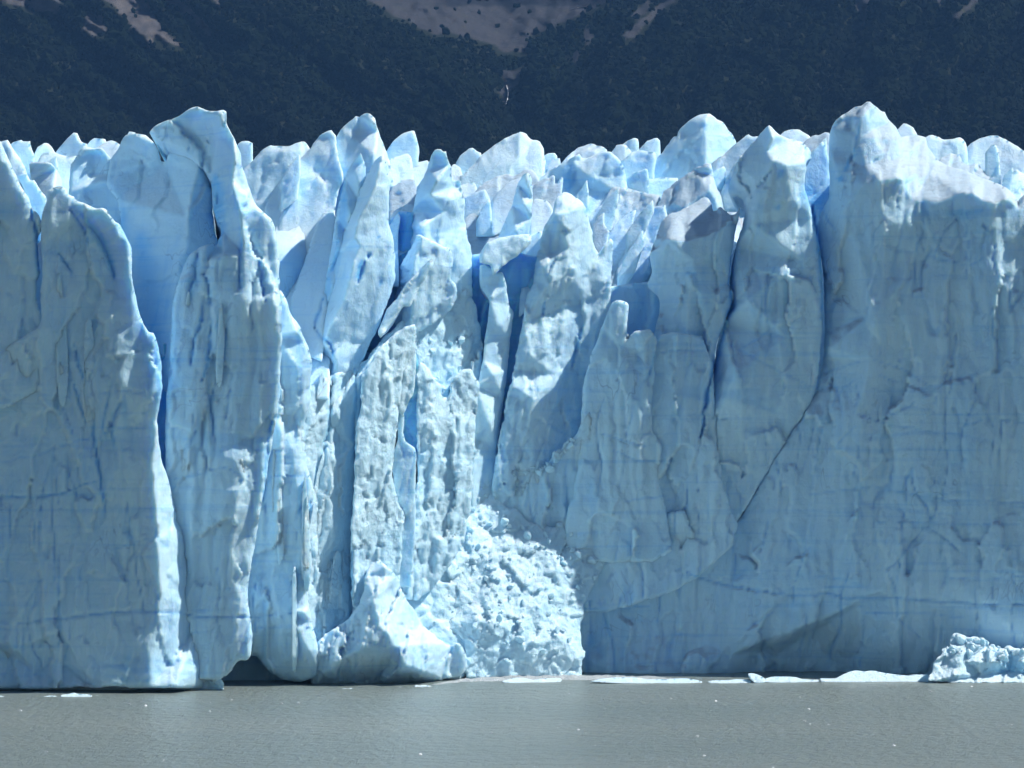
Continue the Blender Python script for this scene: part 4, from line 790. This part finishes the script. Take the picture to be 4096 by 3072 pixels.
rng = np.random.default_rng(5)
NT = 58000
tx = rng.uniform(-520, 2740, NT * 2); ty = rng.uniform(-45, 390, NT * 2)
keep = (scree_at(tx, ty) + 0.5 * (rng.random(NT * 2) - .5) < 0.45) | (rng.random(NT * 2) < 0.012)
keep &= (np.maximum(scree_at(tx, ty - 9), scree_at(tx, ty - 17)) < .5) | (rng.random(NT * 2) < .12) | (scree_at(tx, ty) > .5)
keep &= (fbm(tx / 60, ty / 40, None, 660, 3) > -0.62)
tx, ty = tx[keep][:NT], ty[keep][:NT]
tc, tr = Fz(tx, ty); base = pt(tc, tr, mtn_Y(tx, ty)); base[:, 2] -= 0.6
bm = bmesh.new(); bmesh.ops.create_icosphere(bm, subdivisions=1, radius=1.0)
iv = np.array([v_.co[:] for v_ in bm.verts]); ifc = np.array([[v_.index for v_ in f.verts] for f in bm.faces]); bm.free()
big = np.exp(rng.normal(0, .28, len(base))) * (1 + 0.3 * fbm(tx / 25, ty / 25, None, 661, 2))
VV = []; FF = []; TN = []; off = 0
for lobe in range(1):
    k_ = rng.normal(0, 1, (len(base), 3))
    jit = 1 + 0.38 * rng.normal(0, 1, (len(base), len(iv), 1)).clip(-1.6, 1.6)
    rad = (np.stack([2.0 * big, 2.0 * big, 2.2 * big], 1) * (1.0 if lobe == 0 else 0.62))[:, None, :]
    cen = base + np.stack([k_[:, 0] * 1.1 * big * lobe, k_[:, 1] * 1.1 * big * lobe, (1.6 + 2.2 * lobe) * big], 1)
    vv_ = cen[:, None, :] + iv[None] * jit * rad
    VV.append(vv_.reshape(-1, 3)); FF.append((ifc[None] + (np.arange(len(base)) * len(iv))[:, None, None] + off).reshape(-1, 3)); off += len(base) * len(iv)
    TN.append(np.repeat(rng.random(len(base)) * .16 + .84 * np.clip(.5 + 1.3 * np.where(tx < 1090, fbm((tx - 1.3 * ty) / 60, (ty + .3 * tx) / 330, None, 670, 4), fbm((tx + .45 * ty) / 60, ty / 260, None, 671, 4)), 0, 1), len(iv)))  # slanting dark streaks in the tone stand in for gully shade
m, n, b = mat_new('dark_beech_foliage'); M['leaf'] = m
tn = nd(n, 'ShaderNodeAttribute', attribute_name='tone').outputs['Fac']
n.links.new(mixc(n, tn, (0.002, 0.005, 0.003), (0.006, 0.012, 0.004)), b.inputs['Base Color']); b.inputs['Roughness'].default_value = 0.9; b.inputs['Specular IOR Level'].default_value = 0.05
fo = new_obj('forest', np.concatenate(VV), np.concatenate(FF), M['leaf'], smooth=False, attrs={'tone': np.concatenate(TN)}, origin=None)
tag(fo, 'dark green beech forest covering the mountain side', 'forest', kind='stuff')

# stream falling down the gully, old snow under the cliffs
m, n, b = simple_mat('white_water', (0.80, 0.83, 0.86), 0.5); M['white'] = m
def ribbon(name, pts, wid, label, cat, lift=6.0):
    p = np.array([[float(c) for c in a.split(',')] for a in pts.split()])
    t = np.linspace(0, 1, 24); tt = np.linspace(0, 1, len(p))
    x = np.interp(t, tt, p[:, 0]) + 1.2 * vnoise(t * 7, t * 0 + 3); y = np.interp(t, tt, p[:, 1])
    w_ = wid * (0.45 + 0.7 * np.abs(vnoise(t * 6, t * 0 + wid)) + .3 * t)
    vs_, fs_ = [], []
    Yb = mtn_Y(x, y) - lift
    for sx, dy in ((-1, 0.8), (-.3, -1.2), (.4, -1.0), (1, .8), (0, 6)):
        c_, r_ = Fz(x + sx * w_, y); vs_.append(pt(c_, r_, Yb + dy))
    k = len(t); V = np.concatenate(vs_)
    for a in range(5):
        b_ = (a + 1) % 5
        for i in range(k - 1): fs_.append((a * k + i, b_ * k + i, b_ * k + i + 1, a * k + i + 1))
    fs_ += [tuple(a * k for a in range(5)), tuple(a * k + k - 1 for a in range(4, -1, -1))]
    o = new_obj(name, V, fs_, M['white']); tag(o, label, cat, kind='thing'); return o
ribbon('waterfall', '1094,184 1097,195 1098,204 1096,215 1093,225', 1.25, 'longest white waterfall thread low in the forested mountain gully', 'waterfall')
ribbon('waterfall', '1080,122 1082,128 1087,134', 1.2, 'short white waterfall step just below the scree bowl', 'waterfall')
ribbon('snow_patch', '1230,20 1245,17 1258,15 1272,13', 1.3, 'small white snow patch under the cliffs of the scree bowl', 'snow patch', 5.0)

# ================================================================ broken ice blocks
def chunk_mesh(name, seed, cuts=14, sub=2):
    bm = bmesh.new(); bmesh.ops.create_icosphere(bm, subdivisions=sub, radius=1.0)
    rr = random.Random(seed)
    for _ in range(cuts):
        nrm = Vector((rr.gauss(0, 1), rr.gauss(0, 1), rr.gauss(0, 1))).normalized(); dist = rr.uniform(0.38, 0.8)
        for v_ in bm.verts:
            t = v_.co.dot(nrm) - dist
            if t > 0: v_.co -= nrm * t
    for v_ in bm.verts:
        v_.co *= 1 + rr.uniform(-.05, .05)
    s_ = Vector((rr.uniform(.8, 1.3), rr.uniform(.8, 1.2), rr.uniform(.7, 1.2)))
    for v_ in bm.verts: v_.co = Vector((v_.co.x * s_.x, v_.co.y * s_.y, v_.co.z * s_.z))
    me = bpy.data.meshes.new(name); bm.to_mesh(me); bm.free()
    me.materials.append(M['fresh'])
    me.polygons.foreach_set('use_smooth', np.zeros(len(me.polygons), bool))
    return me
CH = [chunk_mesh('ice_block', 40 + i) for i in range(10)]
rnd = random.Random(9)
def scatter(parent, n_, region, smin, smax, power=2.2, sink=.2):
    """ice blocks lying on a block's face inside a marked region"""
    info = [v_ for v_ in BLOCKS.values() if v_['o'] == parent][0]
    co = info['co']; px = co[:, 0] / co[:, 1] * FPX + CX; py = HZ - (co[:, 2] - CAMH) / co[:, 1] * FPX
    rg = np.array([(a, b_) for a, b_, _ in marks(region)])
    D, _, IN = seg_nearest(np.stack([px, py], 1), rg)
    cand = np.nonzero(IN)[0]
    if not len(cand): print('no room', region); return
    for _ in range(n_):
        c = co[rnd.choice(list(cand))] if False else co[cand[rnd.randrange(len(cand))]]
        s_ = smin + (smax - smin) * rnd.random() ** power
        o = bpy.data.objects.new('ice_block', rnd.choice(CH)); COL.objects.link(o)
        o.parent = parent
        o.location = Vector(c) - Vector(parent.location) + Vector((0, -s_ * sink, s_ * .1))
        o.rotation_euler = (rnd.uniform(0, 6.3), rnd.uniform(0, 6.3), rnd.uniform(0, 6.3))
        o.scale = (s_ * rnd.uniform(.8, 1.2), s_ * rnd.uniform(.8, 1.2), s_ * rnd.uniform(.8, 1.2))
scatter(heap, 150, "B1 1480,1640 1700,1540 1850,1480 2000,1480 C2 60,120 230,260 460,260 560,120 690,110 700,260 840,360 1000,200 840,500 700,750 600,900 560,560 300,400 100,400 B2 2000,350 1700,450 1450,350 1400,150", .12, .85, 2.6)
scatter(heap, 70, "B2 1350,900 1800,500 2212,400 C2 500,900 600,1200 400,1300 B2 1700,1050", .2, .75)
scatter(rim_wall, 34, "C1 60,1400 150,1330 370,1340 480,1200 590,1120 610,1150 500,1240 380,1390", .3, .8, 1.5)
scatter(recess, 40, "B1 1000,300 1300,300 1800,200 1800,1400 1400,1500 1350,1000", .25, .8)

# ================================================================ floating ice
def floe(name, label, cat, out, h=2.0, T=6, **kw):
    ys = max(b_ for _, b_, _ in marks(out)); Y = FPX * CAMH / (ys - 4 - HZ)
    kw.setdefault('style', 'rough'); kw.setdefault('s', .2); kw.setdefault('r', .5); kw.setdefault('mat', 'fresh')
    return block(name, label, cat, Y, out, kw.pop('gx', 0.1), h, T=T, cracks=kw.pop('cracks', False), amp=kw.pop('amp', .3), group=kw.pop('group', 'floating ice'), **kw)
berg = floe('iceberg', 'lumpy white iceberg floating before the right wall at the picture edge', 'iceberg',
     "D2 1440,1470 1465,1380 1490,1290 1560,1240 1555,1200 1610,1185 1640,1190 1610,1160 1610,1100 1650,1073 1700,1085 1760,1110 1830,1092 1880,1140 1920,1180 1940,1165 1990,1190 2040,1205 2090,1173 2120,1200 2160,1200 2212,1215 2500,1190 2700,1300 2700,1470", .8, 7, s=.16, amp=1.0, style='rubble', gx=.15, cracks=True, inner="D2 1620,1130,0 1700,1250,-.8 1760,1300,-.3 1700,1400,-.6 1560,1400,0 1850,1300,-1.2 2000,1300,-1.4 1950,1400,1.6 2100,1380,1.8 1850,1420,1.2 2200,1300,-1.2 2300,1400,1.2")
scatter(berg, 70, "D2 1600,1150 1700,1110 1850,1130 2212,1230 2500,1230 2500,1300 1900,1300 1750,1240 1650,1260 1560,1260", .2, 1.0, 2.0)
floe('ice_floe', 'long thin ice floe in the middle of the waterline', 'ice floe', "C2 700,1462 800,1440 900,1428 1000,1425 1100,1428 1200,1445 1290,1440 1400,1440 1500,1432 1600,1450 1640,1465 1600,1476 1400,1480 1000,1478 850,1468", 2.5)
floe('ice_floe', 'small twin humped ice floe left of the long floe', 'ice floe', "C2 0,1462 60,1445 130,1428 200,1432 260,1448 300,1442 380,1434 490,1432 500,1455 480,1466 250,1474 60,1476", 2.5)
floe('ice_floe', 'tilted ice plate sticking up right of the long floe', 'ice floe', "C2 1985,1390 2060,1398 2130,1430 2140,1470 2060,1478 2010,1440", 1.2)
floe('ice_floe', 'flat ice strip joining the long floe to the tilted plate', 'ice floe', "C2 1660,1462 1720,1448 1830,1452 1900,1440 1990,1445 2030,1465 2000,1477 1700,1478", 2.5)
floe('ice_floe', 'low ice hump just right of the tilted plate', 'ice floe', "D2 120,1440 180,1420 300,1420 380,1425 420,1440 500,1445 560,1445 575,1460 500,1470 130,1472", 2.2)
floe('ice_floe', 'humped ice floe in front of the dark right cave', 'ice floe', "D2 565,1430 590,1440 690,1440 770,1395 850,1370 920,1378 990,1370 1080,1390 1200,1405 1320,1420 1350,1400 1400,1415 1430,1395 1470,1440 1460,1462 1200,1468 700,1468 575,1466", 1.6)
floe('ice_floe', 'small ice floe at the foot of the iceberg', 'ice floe', "D2 1530,1448 1580,1440 1640,1432 1690,1440 1728,1456 1600,1466 1530,1462", 2.2, r=.3)
floe('ice_floe', 'jagged white ice floe at the lower left waterline', 'ice floe', "A2 480,1578 500,1566 560,1560 590,1548 630,1560 700,1562 745,1572 740,1586 600,1590 490,1588", 1.8, s=.14, r=.3)
floe('ice_floe', 'little white ice floe left of the jagged floe', 'ice floe', "A2 345,1582 400,1571 440,1574 470,1584 440,1590 360,1590", 2, s=.12, r=.25)
floe('ice_floe', 'tiny white ice chip right of the jagged floe', 'ice floe', "A2 762,1580 782,1570 798,1580 780,1584", 1.5, s=.1, r=.15)
floe('ice_floe', 'white ice bit at the extreme left waterline', 'ice floe', "A2 -60,1575 0,1572 45,1582 0,1590 -60,1590", 2, s=.12, r=.25)
floe('ice_floe', 'small white ice floe below the crushed mound', 'ice floe', "B2 1318,1496 1335,1486 1360,1494 1400,1484 1470,1498 1440,1505 1330,1508", 1.5, s=.12, r=.25)
floe('ice_floe', 'tiny ice chip below the left sea cave', 'ice floe', "B2 735,1518 760,1514 790,1518 815,1510 830,1520 780,1526 740,1524", 1.5, s=.1, r=.15)
floe('ice_floe', 'tiny ice chip between the two small middle floes', 'ice floe', "B2 1190,1506 1210,1502 1230,1508 1210,1513 1192,1512", 1.5, s=.1, r=.15)
# foam churned up where ice has just fallen in
m, n, b = mat_new('churned_foam'); M['foam'] = m
pos = n.nodes.new('ShaderNodeNewGeometry').outputs['Position']
n.links.new(mixc(n, noise_n(n, pos, 1.5, 5.0, 0.7), (0.36, 0.40, 0.41), (0.66, 0.70, 0.71)), b.inputs['Base Color']); b.inputs['Roughness'].default_value = .7
bp = nd(n, 'ShaderNodeBump', Strength=1.0, Distance=.5); n.links.new(noise_n(n, pos, 2.5, 6.0, 0.7), bp.inputs['Height']); n.links.new(bp.outputs[0], b.inputs['Normal'])
fp = marks("B2 1400,1490 1550,1474 1700,1455 1850,1447 2000,1443 2212,1440 C2 250,1436 500,1434 750,1432 900,1430 1050,1432 1250,1436 1450,1446 1560,1456")
fx = np.array([p[0] for p in fp]); fyr = np.array([p[1] for p in fp])
t = np.linspace(0, 1, 420); tt = np.linspace(0, 1, len(fp))
cx0 = np.interp(t, tt, fx); ry0 = np.interp(t, tt, fyr)
wdt = 5.0 * np.sin(np.pi * t) ** .6 * (0.7 + .6 * np.abs(vnoise(t * 9, t * 0 + 1)))
uu = np.linspace(-1, 1, 15); vs_ = []
for u_ in uu:
    Yc = FPX * CAMH / (ry0 - HZ); x_ = (cx0 - CX) * Yc / FPX; y_ = Yc + u_ * wdt
    z_ = -.08 + (1 - u_ ** 2) * (.18 + 0.55 * np.clip(.25 + fbm(x_ / 1.6, y_ / 1.6, None, 801, 4), 0, 2)) * np.sin(np.pi * t) ** .5
    vs_.append(np.stack([x_, y_, z_], 1))
V = np.concatenate(vs_); k = len(t); idx = np.arange(len(uu) * k).reshape(len(uu), k)
q = np.stack([idx[:-1, :-1], idx[:-1, 1:], idx[1:, 1:], idx[1:, :-1]], -1).reshape(-1, 4)
fm = new_obj('foam', V, q, M['foam'], origin=None); tag(fm, 'brownish white foam churned along the foot of the rubble', 'foam', kind='stuff')
# white specks added as sparkle on the lake
NB = 260
by = 395 + 130 * rng.random(NB) ** 1.0; bx = rng.uniform(-.14, .14, NB) * by
bs = .025 + .11 * rng.random(NB) ** 4
VV = []; FF = []
for i in range(NB):
    j = iv[:] * (1 + .3 * rng.normal(0, 1, (len(iv), 1)).clip(-1, 1)) * np.array([bs[i] * rng.uniform(1, 2.4), bs[i] * 1.5, bs[i] * .8])
    VV.append(j + [bx[i], by[i], .03]); FF.append(ifc + i * len(iv))
br = new_obj('sparkle_specks', np.concatenate(VV), np.concatenate(FF), M['white'], smooth=False, origin=None)
tag(br, 'tiny white specks added as sun sparkle on the grey lake', 'brash ice', kind='stuff')

# ================================================================ air
m = bpy.data.materials.new('thin_blue_haze'); m.use_nodes = True; n = m.node_tree; n.nodes.clear()
ho = n.nodes.new('ShaderNodeOutputMaterial'); hv = n.nodes.new('ShaderNodeVolumePrincipled')
hv.inputs['Color'].default_value = (0.20, 0.48, 1.0, 1); hv.inputs['Density'].default_value = 4.4e-5; hv.inputs['Anisotropy'].default_value = 0.0
n.links.new(hv.outputs[0], ho.inputs['Volume'])
x0, x1, y0, y1, z0, z1 = -2000, 2000, -500, 5200, -6.0, 1000
V = [(x, y, z) for z in (z0, z1) for y in (y0, y1) for x in (x0, x1)]
F_ = [(0, 2, 3, 1), (4, 5, 7, 6), (0, 1, 5, 4), (2, 6, 7, 3), (0, 4, 6, 2), (1, 3, 7, 5)]
hz = new_obj('haze', V, F_, m, smooth=False, origin=None); tag(hz, kind='stuff')
